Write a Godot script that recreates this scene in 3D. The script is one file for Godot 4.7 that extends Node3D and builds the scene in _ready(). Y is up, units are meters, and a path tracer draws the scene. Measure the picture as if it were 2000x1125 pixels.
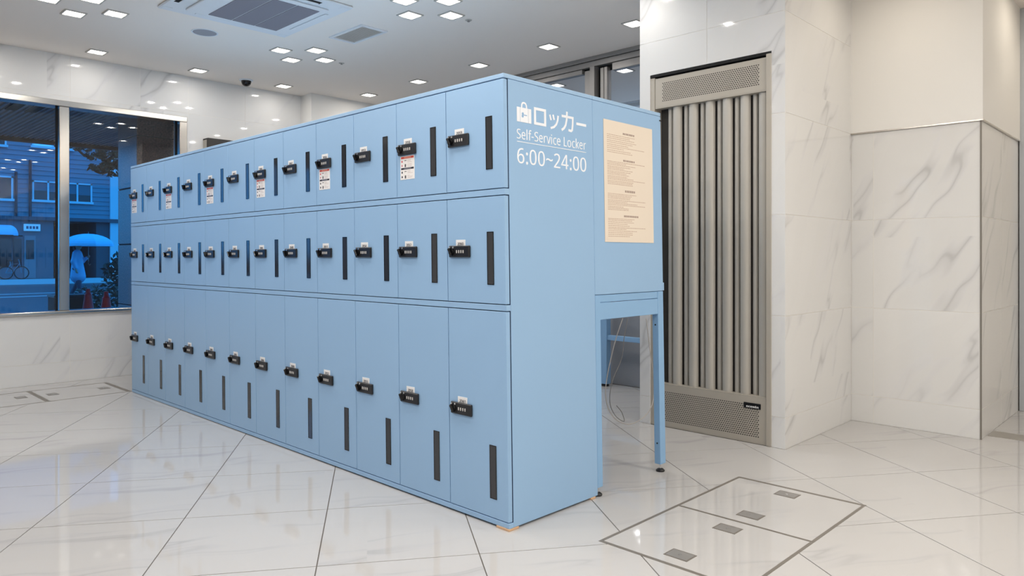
extends Node3D
# A station lobby at dusk: a long bank of pale blue lockers on white marble tiles. x runs along the lockers' short side, -z along their length.

const CEIL := 2.80
const ZL := -7.07      # window wall
const XB := 4.967      # back wall
const XP := 3.95       # pillar front
const EYE := Vector3(0, 1.0747, 0)
const YAW := 0.7994
const FOCAL := 1415.8

var rng := RandomNumberGenerator.new()
var M := {}
var used := {}
var boxes := {}
var marble: Texture2D
var floor_marble: Texture2D

func _ready():
	rng.seed = 7
	# ---------- camera, sky, exposure ----------
	var cam := Camera3D.new()
	cam.name = "camera"
	cam.projection = Camera3D.PROJECTION_FRUSTUM
	cam.near = 0.05
	cam.far = 300.0
	cam.size = 2.0 * 562.5 / FOCAL * cam.near
	cam.frustum_offset = Vector2(0, -61.5 / FOCAL * cam.near)
	cam.position = EYE
	cam.rotation.y = -YAW
	add_child(cam)
	var env := Environment.new()
	env.background_mode = Environment.BG_SKY
	var sky_mat := ProceduralSkyMaterial.new()
	sky_mat.sky_top_color = Color(0.15, 0.57, 0.90)
	sky_mat.sky_horizon_color = Color(0.19, 0.60, 0.92)
	sky_mat.ground_bottom_color = Color(0.03, 0.10, 0.2)
	sky_mat.ground_horizon_color = Color(0.10, 0.30, 0.55)
	sky_mat.sky_energy_multiplier = 1.4
	sky_mat.ground_energy_multiplier = 0.5
	var sky := Sky.new()
	sky.sky_material = sky_mat
	env.sky = sky
	env.tonemap_mode = Environment.TONE_MAPPER_LINEAR
	env.tonemap_exposure = 1.12
	env.sdfgi_enabled = true
	env.ssao_enabled = true
	env.ssil_enabled = true
	var we := WorldEnvironment.new()
	we.name = "world_environment"
	we.environment = env
	add_child(we)

	materials()
	build_floor()
	build_walls()
	build_ceiling()
	build_windows()
	build_lockers()
	build_rear_cabinet()
	build_radiators()
	build_hatches()
	build_ceiling_things()
	build_lamps()
	build_outside()

# ======================= helpers =======================
func mat(col: Color, rough := 0.5, metal := 0.0, spec := 0.5) -> StandardMaterial3D:
	var m := StandardMaterial3D.new()
	m.albedo_color = col
	m.roughness = rough
	m.metallic = metal
	m.metallic_specular = spec
	return m

func emit(col: Color, energy: float) -> StandardMaterial3D:
	var m := mat(Color(0.9, 0.9, 0.88), 0.4)
	m.emission_enabled = true
	m.emission = col
	m.emission_energy_multiplier = energy
	return m

func glass(col: Color, alpha: float) -> StandardMaterial3D:
	var m := mat(Color(col.r, col.g, col.b, alpha), 0.0)
	m.transparency = BaseMaterial3D.TRANSPARENCY_ALPHA
	return m

func numbered(called: String) -> String:
	if not used.has(called):
		used[called] = 0
		return called
	used[called] += 1
	return "%s_%03d" % [called, used[called]]

func tag(o: Node, label: String, category: String, group := ""):
	o.set_meta("label", label)
	o.set_meta("category", category)
	if group:
		o.set_meta("group", group)
	return o

func thing(called: String, label: String, category: String, at := Vector3.ZERO, group := "") -> Node3D:
	var o := Node3D.new()
	o.name = numbered(called)
	add_child(o)
	o.position = at
	tag(o, label, category, group)
	return o

func struct(called: String) -> Node3D:
	var o := Node3D.new()
	o.name = called
	add_child(o)
	o.set_meta("kind", "structure")
	return o

func mi(called: String, mesh: Mesh, m: Material, parent: Node, at := Vector3.ZERO) -> MeshInstance3D:
	var o := MeshInstance3D.new()
	o.name = called
	o.mesh = mesh
	o.material_override = m
	parent.add_child(o, true)
	o.position = at
	return o

func tri(st: SurfaceTool, a: Vector3, b: Vector3, c: Vector3, n: Vector3):
	if (b - a).cross(c - a).dot(n) > 0:
		var t := b
		b = c
		c = t
	for p in [a, b, c]:
		st.set_normal(n)
		st.set_uv(Vector2(p.x + p.z, p.y))
		st.add_vertex(p)

func quad(st: SurfaceTool, a: Vector3, b: Vector3, c: Vector3, d: Vector3, n: Vector3):
	tri(st, a, b, c, n)
	tri(st, a, c, d, n)

func begin() -> SurfaceTool:
	var st := SurfaceTool.new()
	st.begin(Mesh.PRIMITIVE_TRIANGLES)
	return st

# a box centred on zero with chamfered edges, added to st
func add_box(st: SurfaceTool, c: Vector3, s: Vector3, bev := 0.0):
	var h := s / 2.0
	bev = minf(bev, minf(h.x, minf(h.y, h.z)) * 0.9)
	for ax in 3:
		var u := (ax + 1) % 3
		var v := (ax + 2) % 3
		for sg in [-1.0, 1.0]:
			var n := Vector3.ZERO
			n[ax] = sg
			var q := []
			for k in [[-1, -1], [1, -1], [1, 1], [-1, 1]]:
				var p := Vector3.ZERO
				p[ax] = sg * h[ax]
				p[u] = k[0] * (h[u] - bev)
				p[v] = k[1] * (h[v] - bev)
				q.append(p + c)
			quad(st, q[0], q[1], q[2], q[3], n)
			if bev > 0.0 :
				for sv in [-1.0, 1.0]:      # the edge between faces ax and u
					var n2 := Vector3.ZERO
					n2[ax] = sg
					n2[u] = sv
					n2 = n2.normalized()
					var e := []
					for k in [[0, -1], [0, 1], [1, 1], [1, -1]]:
						var p := Vector3.ZERO
						p[ax] = sg * (h[ax] - (bev if k[0] == 1 else 0.0))
						p[u] = sv * (h[u] - (bev if k[0] == 0 else 0.0))
						p[v] = k[1] * (h[v] - bev)
						e.append(p + c)
					quad(st, e[0], e[1], e[2], e[3], n2)
	if bev > 0.0:
		for sx in [-1.0, 1.0]:
			for sy in [-1.0, 1.0]:
				for sz in [-1.0, 1.0]:
					var g := Vector3(sx, sy, sz)
					tri(st, c + Vector3(h.x, h.y - bev, h.z - bev) * g, c + Vector3(h.x - bev, h.y, h.z - bev) * g, c + Vector3(h.x - bev, h.y - bev, h.z) * g, g.normalized())

func box_mesh(s: Vector3, bev := 0.0) -> ArrayMesh:
	var key := "%.5f %.5f %.5f %.5f" % [s.x, s.y, s.z, bev]
	if not boxes.has(key):
		var st := begin()
		add_box(st, Vector3.ZERO, s, bev)
		boxes[key] = st.commit()
	return boxes[key]

# a box from corner lo to corner hi
func bx(called: String, lo: Vector3, hi: Vector3, m: Material, parent: Node, bev := 0.0) -> MeshInstance3D:
	var a := Vector3(minf(lo.x, hi.x), minf(lo.y, hi.y), minf(lo.z, hi.z))
	var b := Vector3(maxf(lo.x, hi.x), maxf(lo.y, hi.y), maxf(lo.z, hi.z))
	return mi(called, box_mesh(b - a, bev), m, parent, (a + b) / 2.0)

# profile of (radius, height) turned round y, smooth where asked
func add_lathe(st: SurfaceTool, prof: Array, seg := 20, at := Vector3.ZERO):
	for i in prof.size() - 1:
		var p: Vector2 = prof[i]
		var q: Vector2 = prof[i + 1]
		var d := q - p
		if d.length() < 1e-6:
			continue
		var n2 := Vector2(d.y, -d.x).normalized()
		for k in seg:
			var a0 := TAU * k / seg
			var a1 := TAU * (k + 1) / seg
			var am := (a0 + a1) / 2
			var f := func(r: Vector2, a: float): return at + Vector3(r.x * cos(a), r.y, r.x * sin(a))
			var n := Vector3(n2.x * cos(am), n2.y, n2.x * sin(am))
			var A: Vector3 = f.call(p, a0)
			var B: Vector3 = f.call(p, a1)
			var C: Vector3 = f.call(q, a1)
			var D: Vector3 = f.call(q, a0)
			if p.x > 1e-6:
				tri(st, A, B, C, n)
			if q.x > 1e-6:
				tri(st, A, C, D, n)

func lathe(prof: Array, seg := 20) -> ArrayMesh:
	var st := begin()
	add_lathe(st, prof, seg)
	return st.commit()

func add_tube(st: SurfaceTool, pts: Array, r: float, seg := 8, r_end := -1.0):
	var rings := []
	for i in pts.size():
		var a: Vector3 = pts[maxi(i - 1, 0)]
		var b: Vector3 = pts[mini(i + 1, pts.size() - 1)]
		var t := (b - a).normalized()
		var s := t.cross(Vector3(0.31, 0.17, 0.93)).normalized()
		var w := t.cross(s)
		var rr := r if r_end < 0 else lerpf(r, r_end, float(i) / (pts.size() - 1))
		var ring := []
		for k in seg:
			var ang := TAU * k / seg
			var d := s * cos(ang) + w * sin(ang)
			ring.append([pts[i] + d * rr, d])
		rings.append(ring)
	for i in pts.size() - 1:
		for k in seg:
			var k2 := (k + 1) % seg
			var n: Vector3 = (rings[i][k][1] + rings[i][k2][1]).normalized()
			quad(st, rings[i][k][0], rings[i][k2][0], rings[i + 1][k2][0], rings[i + 1][k][0], n)
	for e in [0, pts.size() - 1]:
		var n: Vector3 = (pts[e] - pts[1 if e == 0 else e - 1]).normalized()
		for k in seg:
			tri(st, pts[e], rings[e][k][0], rings[e][(k + 1) % seg][0], n)

func tube(pts: Array, r: float, seg := 8, r_end := -1.0) -> ArrayMesh:
	var st := begin()
	add_tube(st, pts, r, seg, r_end)
	return st.commit()

func curve(ctrl: Array, steps := 6) -> Array:
	var out := []
	for i in ctrl.size() - 1:
		var p0: Vector3 = ctrl[maxi(i - 1, 0)]
		var p1: Vector3 = ctrl[i]
		var p2: Vector3 = ctrl[i + 1]
		var p3: Vector3 = ctrl[mini(i + 2, ctrl.size() - 1)]
		for k in steps:
			out.append(p1.cubic_interpolate(p2, p0, p3, float(k) / steps))
	out.append(ctrl[-1])
	return out

# a polygon in the plane z = 0 .. thick, its front at z = thick; uvx maps plane coordinates to texture coordinates
func add_slab(st: SurfaceTool, poly: PackedVector2Array, thick: float, uvx := Transform2D()):
	var idx := Geometry2D.triangulate_polygon(poly)
	for i in range(0, idx.size(), 3):
		var p := [poly[idx[i]], poly[idx[i + 1]], poly[idx[i + 2]]]
		if (p[1] - p[0]).cross(p[2] - p[0]) > 0:
			p.reverse()
		for q in p:
			st.set_normal(Vector3(0, 0, 1))
			st.set_uv(uvx * q)
			st.add_vertex(Vector3(q.x, q.y, thick))
	var ccw := not Geometry2D.is_polygon_clockwise(poly)
	for i in poly.size():
		var a := poly[i]
		var b := poly[(i + 1) % poly.size()]
		var d := b - a
		if d.length() < 1e-6:
			continue
		var n2 := Vector2(d.y, -d.x).normalized() * (1.0 if ccw else -1.0)
		var n := Vector3(n2.x, n2.y, 0)
		var v := [Vector3(a.x, a.y, 0), Vector3(b.x, b.y, 0), Vector3(b.x, b.y, thick), Vector3(a.x, a.y, thick)]
		for t in [[0, 1, 2], [0, 2, 3]]:
			var A: Vector3 = v[t[0]]
			var B: Vector3 = v[t[1]]
			var C: Vector3 = v[t[2]]
			if (B - A).cross(C - A).dot(n) > 0:
				var x := B
				B = C
				C = x
			for q in [A, B, C]:
				st.set_normal(n)
				st.set_uv(uvx * Vector2(q.x, q.y))
				st.add_vertex(q)

func rect(x0: float, y0: float, x1: float, y1: float) -> PackedVector2Array:
	return PackedVector2Array([Vector2(x0, y0), Vector2(x1, y0), Vector2(x1, y1), Vector2(x0, y1)])

func slab(poly: PackedVector2Array, thick: float, uvx := Transform2D()) -> ArrayMesh:
	var st := begin()
	add_slab(st, poly, thick, uvx)
	return st.commit()

func lettering(called: String, words: String, height: float, width: float, m: Material, parent: Node, at: Vector3, bold := false, serif := false) -> MeshInstance3D:
	var f := SystemFont.new()
	f.font_names = PackedStringArray(["Droid Serif" if serif else "Droid Sans"])
	f.font_weight = 700 if bold else 400
	var t := TextMesh.new()
	t.font = f
	t.font_size = 64
	t.pixel_size = height / 64.0 / 0.72
	t.depth = 0.0012
	t.text = words
	t.curve_step = 1.0
	t.horizontal_alignment = HORIZONTAL_ALIGNMENT_LEFT
	t.vertical_alignment = VERTICAL_ALIGNMENT_CENTER
	var bb := t.get_aabb()
	var o := mi(called, t, m, parent)
	var k := width / maxf(bb.size.x, 1e-5)
	o.scale = Vector3(k, 1, 1)
	o.position = at - Vector3(bb.position.x * k, bb.position.y, 0)     # at: the lower left corner of the ink
	return o

func seen(p: Vector3) -> bool:
	var d := p - EYE
	var depth := d.x * sin(YAW) - d.z * cos(YAW)
	if depth < 0.3:
		return false
	var x := 1000.0 + FOCAL * (d.x * cos(YAW) + d.z * sin(YAW)) / depth
	var y := 501.0 - FOCAL * d.y / depth
	return x > -260 and x < 2260 and y > -220 and y < 1400

# ======================= materials =======================
func vein_image(size: int, turn: float, along: float, across: float, strength: float, sd: int) -> ImageTexture:
	var a := FastNoiseLite.new()
	a.seed = sd
	a.noise_type = FastNoiseLite.TYPE_SIMPLEX_SMOOTH
	a.frequency = 1.0
	a.fractal_octaves = 3
	var b := FastNoiseLite.new()
	b.seed = sd + 5
	b.noise_type = FastNoiseLite.TYPE_SIMPLEX_SMOOTH
	b.frequency = 1.0
	b.fractal_octaves = 2
	var im := Image.create(size, size, false, Image.FORMAT_RGB8)
	var c := cos(turn)
	var s := sin(turn)
	for y in size:
		for x in size:
			var u := float(x) / size
			var v := float(y) / size
			var w := b.get_noise_2d(u * 5.0, v * 5.0)
			var p := (u * c + v * s + w * 0.02) * along
			var q := (-u * s + v * c + w * 0.016) * across
			var n := a.get_noise_2d(p, q)
			var r := 1.0 - absf(n) * 2.0
			var gate := smoothstep(-0.05, 0.45, b.get_noise_2d(p * 0.9 + 9.0, q * 0.55))
			var line := (smoothstep(0.86, 1.0, r) * 0.5 + smoothstep(0.5, 1.0, r) * 0.5) * gate
			var cloud := 0.5 + 0.5 * a.get_noise_2d(p * 0.6 + 40.0, q * 0.4)
			var k := 1.0 - strength * (line + 0.12 * cloud)
			im.set_pixel(x, y, Color(k, k * 1.0, k * 1.005 if k < 0.99 else k))
	return ImageTexture.create_from_image(im)

func materials():
	marble = vein_image(640, 0.92, 1.7, 9.0, 0.11, 11)
	floor_marble = vein_image(640, 0.12, 1.6, 13.0, 0.07, 23)
	M.wall_tile = mat(Color(0.90, 0.90, 0.895), 0.03)
	M.wall_tile.albedo_texture = marble
	M.floor_tile = mat(Color(0.775, 0.77, 0.765), 0.04)
	M.floor_tile.albedo_texture = floor_marble
	M.floor_grout = mat(Color(0.42, 0.40, 0.38), 0.9)
	M.wall_grout = mat(Color(0.93, 0.92, 0.90), 0.8)
	M.paint = mat(Color(0.93, 0.925, 0.91), 0.75)
	M.ceiling = mat(Color(0.975, 0.945, 0.915), 0.85)
	M.blue = mat(Color(0.60, 0.745, 0.886), 0.42)
	M.blue_edge = mat(Color(0.625, 0.76, 0.89), 0.42)
	M.blue_stand = mat(Color(0.555, 0.72, 0.875), 0.42)
	M.inside = mat(Color(0.10, 0.2, 0.34), 0.8)  # dark navy that paints the shade behind the door seams
	M.black = mat(Color(0.10, 0.10, 0.11), 0.38)
	M.black_shiny = mat(Color(0.05, 0.05, 0.06), 0.18)
	M.dark = mat(Color(0.035, 0.035, 0.04), 0.8)
	M.slot = mat(Color(0.21, 0.215, 0.23), 0.07, 0.0, 0.5)
	M.white = mat(Color(0.95, 0.95, 0.95), 0.5)
	M.dial = mat(Color(0.78, 0.77, 0.76), 0.4)
	M.slat = mat(Color(0.93, 0.92, 0.90), 0.6)
	M.ink = mat(Color(0.35, 0.35, 0.38), 0.7)
	M.steel = mat(Color(0.80, 0.78, 0.75), 0.2, 1.0)
	M.alu = mat(Color(0.62, 0.60, 0.58), 0.38, 0.9)
	M.bronze = mat(Color(0.62, 0.61, 0.60), 0.42, 0.4)
	M.hatch = mat(Color(0.52, 0.50, 0.47), 0.4, 0.25)
	M.taupe = mat(Color(0.705, 0.68, 0.635), 0.45, 0.1)
	M.taupe_rib = mat(Color(0.725, 0.71, 0.68), 0.38, 0.15)
	M.silver = mat(Color(0.9, 0.9, 0.9), 0.2, 0.9)
	M.shim = mat(Color(0.84, 0.69, 0.55), 0.7)
	M.pane = glass(Color(1, 1, 1), 0.004)
	M.pane.metallic_specular = 0.42
	M.mirror_pane = mat(Color(0.80, 0.83, 0.87), 0.02, 1.0)
	M.unit_white = mat(Color(0.90, 0.92, 0.94), 0.45)
	M.grille = mat(Color(0.52, 0.51, 0.55), 0.7)
	M.vent = mat(Color(0.76, 0.75, 0.73), 0.6)

func uv_patch(scale := 1.0, flip := true) -> Transform2D:
	# a random place in the marble picture, which is 2.4 m wide
	var k := scale / 2.4
	var t := Transform2D(Vector2(k, 0), Vector2(0, k), Vector2(rng.randf(), rng.randf()))
	if flip and rng.randf() < 0.35:
		t.x *= -1
		t.y *= -1
	return t

# ======================= floor =======================
func build_floor():
	var fl := struct("floor")
	bx("screed", Vector3(-2.4, -0.14, ZL), Vector3(7.2, -0.0025, 3.7), M.floor_grout, fl)
	var room := PackedVector2Array([Vector2(-2.2, 7.07), Vector2(4.009, 7.07), Vector2(4.009, 6.853), Vector2(4.967, 6.853), Vector2(4.967, 0.991), Vector2(7, 0.991), Vector2(7, -3.5), Vector2(-2.2, -3.5)])
	var holes := [rect(XP, 1.721, 4.99, 2.685), rect(2.19, 1.085, 3.312, 1.675), rect(0.0, 6.205, 2.03, 6.80)]
	var ang := deg_to_rad(35.1)
	var u := Vector2(cos(ang), -sin(ang))       # in (x, -z)
	var v := Vector2(-sin(ang), -cos(ang))
	var su := 0.5694
	var sv := 0.579
	var gap := 0.0022
	var rest := begin()
	var any := false
	var stock := []
	for k in 6:
		var loc := rect(-su / 2 + gap, -sv / 2 + gap, su / 2 - gap, sv / 2 - gap)
		var turned := PackedVector2Array()
		for p in loc:
			turned.append(u * p.x + v * p.y)
		var o := Vector2(rng.randf(), rng.randf())
		stock.append(slab(turned, 0.006, Transform2D(ang, Vector2.ZERO).scaled(Vector2(0.42, 0.42)).translated(o)))
	for i in range(-20, 22):
		for j in range(-20, 22):
			var c := u * (-1.907 + su * (i + 0.5)) + v * (-2.596 + sv * (j + 0.5))
			var q := PackedVector2Array()
			for k in [[-1, -1], [1, -1], [1, 1], [-1, 1]]:
				q.append(c + u * k[0] * (su / 2 - gap) + v * k[1] * (sv / 2 - gap))
			var inside := true
			for p in q:
				if not Geometry2D.is_point_in_polygon(p, room):
					inside = false
			var touched := false
			for h in holes:
				if not Geometry2D.intersect_polygons(q, h).is_empty():
					touched = true
			var frame := Basis(Vector3(1, 0, 0), Vector3(0, 0, -1), Vector3(0, 1, 0))
			var vis := seen(Vector3(c.x, 0, -c.y))
			if inside and not touched and vis:
				var t := mi("floor_tile", stock[rng.randi() % 6], M.floor_tile, fl)
				t.transform = Transform3D(frame, Vector3(c.x, -0.006, -c.y))
				continue
			var polys: Array = Array(Geometry2D.intersect_polygons(q, room), TYPE_NIL, "", null)
			for h in holes:
				var left := []
				for p in polys:
					for r in Geometry2D.clip_polygons(p, h):
						if not Geometry2D.is_polygon_clockwise(r):
							left.append(r)
				polys = left
			var o := Vector2(rng.randf(), rng.randf())
			for p in polys:
				var uvx := Transform2D(ang, Vector2.ZERO).scaled(Vector2(0.42, 0.42)).translated(o)
				if vis:
					var t := mi("floor_tile", slab(p, 0.006, uvx), M.floor_tile, fl)
					t.transform = Transform3D(frame, Vector3(0, -0.006, 0))
				else:
					any = true
					var st := begin()
					add_slab(st, p, 0.006, uvx)
					rest.append_from(st.commit(), 0, Transform3D(frame, Vector3(0, -0.006, 0)))
	if any:
		mi("tiles_beyond", rest.commit(), M.floor_tile, fl).set_meta("kind", "stuff")
	# brushed steel guide strip in the doorway on the right
	bx("guide_strip", Vector3(5.10, -0.001, -0.985), Vector3(5.27, 0.0015, 1.2), mat(Color(0.60, 0.585, 0.56), 0.4), fl)

# ======================= walls =======================
# tiles cells [u0,u1] x [v0,v1] in the plane of frame (columns: u axis, v axis, outward normal), cut by the holes
func tiled(parent: Node3D, frame: Transform3D, us: Array, vs: Array, holes: Array, called := "wall_tile"):
	var rest := begin()
	var any := false
	for i in us.size() - 1:
		for j in vs.size() - 1:
			var g := 0.0018
			var polys := [rect(us[i] + g, vs[j] + g, us[i + 1] - g, vs[j + 1] - g)]
			for h in holes:
				var left := []
				for p in polys:
					for r in Geometry2D.clip_polygons(p, h):
						if not Geometry2D.is_polygon_clockwise(r):
							left.append(r)
				polys = left
			for p in polys:
				var mid := Vector2.ZERO
				for q in p:
					mid += q / p.size()
				var uvx := uv_patch(1.0)
				if seen(frame * Vector3(mid.x, mid.y, 0)):
					var t := mi(called, slab(p, 0.0016, uvx), M.wall_tile, parent)
					t.transform = frame * Transform3D(Basis(), Vector3(0, 0, -0.0016))
				else:
					any = true
					rest.append_from(slab(p, 0.0016, uvx), 0, frame * Transform3D(Basis(), Vector3(0, 0, -0.0016)))
	if any:
		mi("tiles_beyond", rest.commit(), M.wall_tile, parent).set_meta("kind", "stuff")

func build_walls():
	var vs := [0.0, 0.175, 0.7425, 1.31, 1.8775, 2.445, CEIL]
	var b := 0.0016
	# window wall, faces +z
	var wl := struct("wall_left")
	var z0 := ZL - 0.16
	bx("wall_core", Vector3(-2.4, -0.1, z0), Vector3(4.3, 0.585, ZL - b), M.wall_grout, wl)
	bx("wall_core", Vector3(-2.4, 2.405, z0), Vector3(4.3, CEIL, ZL - b), M.wall_grout, wl)
	bx("wall_core", Vector3(2.80, 0.585, z0), Vector3(4.3, 2.405, ZL - b), M.wall_grout, wl)
	bx("wall_core", Vector3(-2.4, 0.585, z0), Vector3(-1.6, 2.405, ZL - b), M.wall_grout, wl)
	tiled(wl, Transform3D(Basis(), Vector3(0, 0, ZL)), [-2.2, -1.59, -1.02, -0.45, 0.11, 0.68, 1.25, 1.82, 2.387, 2.82, 3.385, 4.009], vs, [rect(-1.6, 0.585, 2.80, 2.405), rect(2.96, 0.0, 3.77, 2.21)])
	# its painted return and the short far wall
	var wf := struct("wall_far")
	bx("wall_face", Vector3(4.009, -0.05, z0), Vector3(XB + 0.2, CEIL, -6.853), M.paint, wf)
	# back wall: glazed above and below, see build_windows
	var wr := struct("wall_right")
	bx("wall_core", Vector3(XB + b, -0.1, -1.721 - 0.3), Vector3(XB + 0.2, CEIL, -0.991 - b), M.wall_grout, wr)
	bx("wall_core", Vector3(XB + 0.2, -0.1, -1.3), Vector3(6.09, CEIL, -0.991 - b), M.wall_grout, wr)
	tiled(wr, Transform3D(Basis(Vector3(0, 0, 1), Vector3(0, 1, 0), Vector3(-1, 0, 0)), Vector3(XB, 0, 0)), [-1.721, -1.585, -0.991], [0.0, 0.175, 0.7425, 1.31, 1.872], [])
	tiled(wr, Transform3D(Basis(), Vector3(0, 0, -0.991)), [XB, 5.53, 6.077], [0.0, 0.175, 0.7425, 1.31, 1.872], [])
	bx("upper_panel", Vector3(XB - 0.010, 1.880, -1.721), Vector3(XB + 0.15, CEIL, -0.981), M.paint, wr)
	bx("upper_panel", Vector3(XB + 0.15, 1.880, -1.2), Vector3(6.077, CEIL, -0.981), M.paint, wr)
	bx("dado_cap", Vector3(XB - 0.012, 1.872, -1.721), Vector3(XB + 0.1, 1.880, -0.979), M.steel, wr)
	bx("dado_cap", Vector3(XB + 0.1, 1.872, -1.1), Vector3(6.077, 1.880, -0.979), M.steel, wr)
	bx("corner_strip", Vector3(XB - 0.003, 0.0, -0.997), Vector3(XB + 0.004, 1.872, -0.988), M.hatch, wr)
	# pillar
	var pl := struct("pillar")
	bx("pillar_core", Vector3(XP + 0.12, -0.1, -2.685 + b), Vector3(XB + 0.01, CEIL, -1.721 - b), M.wall_grout, pl)
	bx("pillar_core", Vector3(XP + b, 2.235, -2.685 + b), Vector3(XP + 0.12, CEIL, -1.721 - b), M.wall_grout, pl)
	bx("pillar_core", Vector3(XP + b, -0.1, -2.685 + b), Vector3(XP + 0.12, 2.235, -2.605), M.wall_grout, pl)
	bx("pillar_core", Vector3(XP + b, -0.1, -1.800), Vector3(XP + 0.12, 2.235, -1.721 - b), M.wall_grout, pl)
	var front := Transform3D(Basis(Vector3(0, 0, 1), Vector3(0, 1, 0), Vector3(-1, 0, 0)), Vector3(XP, 0, 0))
	tiled(pl, front, [-2.685, -2.203, -1.721], vs, [rect(-2.605, -0.1, -1.800, 2.235)])
	tiled(pl, Transform3D(Basis(), Vector3(0, 0, -1.721)), [XP, XB], vs, [])
	tiled(pl, Transform3D(Basis(Vector3(-1, 0, 0), Vector3(0, 1, 0), Vector3(0, 0, -1)), Vector3(0, 0, -2.685)), [-XB, -XP], vs, [])
	# the walls behind the camera, which close the lobby
	var wn := struct("wall_near")
	bx("wall_core", Vector3(-2.4, -0.1, 3.5), Vector3(7.2, CEIL, 3.7), M.paint, wn)
	var we := struct("wall_street")
	bx("wall_core", Vector3(-2.4, -0.1, ZL), Vector3(-2.2, 0.3, 3.5), M.paint, we)
	bx("wall_core", Vector3(-2.4, 2.45, ZL), Vector3(-2.2, CEIL, 3.5), M.paint, we)
	bx("wall_core", Vector3(-2.4, 0.3, ZL), Vector3(-2.2, 2.45, -6.3), M.paint, we)
	bx("wall_core", Vector3(-2.4, 0.3, 1.0), Vector3(-2.2, 2.45, 3.5), M.paint, we)
	for z in [-6.3, -3.9, -1.45, 0.95]:
		bx("window_post", Vector3(-2.34, 0.3, z), Vector3(-2.24, 2.45, z + 0.05), M.steel, we)
	bx("window_pane", Vector3(-2.292, 0.3, -6.3), Vector3(-2.288, 2.45, 1.0), M.pane, we)
	var wd := struct("wall_entrance")
	bx("wall_core", Vector3(7.0, -0.1, -1.3), Vector3(7.2, CEIL, 3.5), M.paint, wd)
	bx("wall_core", Vector3(6.09, -0.1, -1.3), Vector3(7.0, CEIL, -1.1), M.paint, wd)
	# glass door frame at the right edge of the picture
	var dr := struct("door_1")
	bx("door_gasket", Vector3(6.077, 0.0, -1.0), Vector3(6.088, CEIL, -0.989), M.dark, dr)
	bx("door_post", Vector3(6.080, 0.0, -0.988), Vector3(6.15, CEIL, -0.955), mat(Color(0.74, 0.76, 0.78), 0.35, 0.2), dr, 0.003)
	bx("door_pane", Vector3(6.112, 0.0, -0.955), Vector3(6.118, 2.6, 0.3), M.pane, dr)
	bx("door_header", Vector3(6.08, 2.6, -0.955), Vector3(6.15, CEIL, 0.3), M.alu, dr)

func build_ceiling():
	var c := struct("ceiling")
	bx("ceiling_board", Vector3(-2.4, CEIL, ZL - 0.16), Vector3(7.2, CEIL + 0.12, 3.7), M.ceiling, c)

# ======================= windows =======================
func build_windows():
	var w := struct("window_1")
	var zf := ZL + 0.012
	var zb := ZL - 0.14
	bx("window_head", Vector3(-1.6, 2.357, zb), Vector3(2.806, 2.407, zf), M.steel, w, 0.004)
	bx("window_jamb", Vector3(2.736, 0.585, zb), Vector3(2.806, 2.357, zf), M.steel, w, 0.004)
	bx("window_jamb", Vector3(-1.6, 0.585, zb), Vector3(-1.53, 2.357, zf), M.steel, w, 0.004)
	bx("window_sill", Vector3(-1.6, 0.582, zb), Vector3(2.736, 0.612, zf + 0.012), M.steel, w, 0.006)
	bx("mullion", Vector3(1.739, 0.612, zb + 0.02), Vector3(1.816, 2.357, zf - 0.01), M.steel, w, 0.004)
	bx("mullion", Vector3(0.19, 0.612, zb + 0.02), Vector3(0.267, 2.357, zf - 0.01), M.steel, w, 0.004)
	for s in [[-1.53, 0.19], [0.267, 1.739], [1.816, 2.736]]:
		bx("pane", Vector3(s[0], 0.612, ZL - 0.083), Vector3(s[1], 2.357, ZL - 0.079), M.pane, w)
		bx("gasket", Vector3(s[0], 0.612, ZL - 0.095), Vector3(s[0] + 0.008, 2.357, ZL - 0.068), M.dark, w)
		bx("gasket", Vector3(s[1] - 0.008, 0.612, ZL - 0.095), Vector3(s[1], 2.357, ZL - 0.068), M.dark, w)
	# glazed back wall, dark aluminium, its panes filmed so that they mirror the lobby
	var g := struct("window_2")
	bx("back_board", Vector3(XB + 0.06, -0.1, -6.86), Vector3(XB + 0.2, CEIL, -2.0), M.dark, g)
	bx("window_head", Vector3(XB - 0.01, 2.765, -6.853), Vector3(XB + 0.06, CEIL, -2.6), M.bronze, g, 0.003)
	bx("window_head", Vector3(XB + 0.005, 2.715, -6.853), Vector3(XB + 0.06, 2.762, -2.6), M.bronze, g, 0.003)
	bx("window_rail", Vector3(XB + 0.015, 2.672, -6.853), Vector3(XB + 0.06, 2.712, -3.99), M.bronze, g, 0.003)
	bx("window_rail", Vector3(XB + 0.015, 2.650, -3.665), Vector3(XB + 0.06, 2.712, -2.6), M.bronze, g, 0.003)
	bx("window_post", Vector3(XB - 0.012, 0.0, -3.885), Vector3(XB + 0.06, 2.715, -3.835), M.bronze, g, 0.004)
	bx("window_stile", Vector3(XB + 0.01, 0.0, -3.955), Vector3(XB + 0.06, 2.69, -3.895), M.bronze, g, 0.003)
	bx("window_stile", Vector3(XB + 0.015, 0.0, -3.79), Vector3(XB + 0.06, 2.69, -3.755), M.bronze, g, 0.003)
	bx("window_stile", Vector3(XB + 0.01, 0.0, -3.745), Vector3(XB + 0.06, 2.69, -3.715), M.bronze, g, 0.003)
	bx("lower_panel", Vector3(XB + 0.02, 0.0, -6.853), Vector3(XB + 0.06, 0.95, -2.6), mat(Color(0.60, 0.61, 0.63), 0.3), g)
	bx("pane", Vector3(XB + 0.042, 0.95, -6.853), Vector3(XB + 0.05, 2.68, -3.955), M.mirror_pane, g)
	bx("pane", Vector3(XB + 0.042, 0.95, -3.755), Vector3(XB + 0.05, 2.66, -2.6), M.mirror_pane, g)

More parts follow.
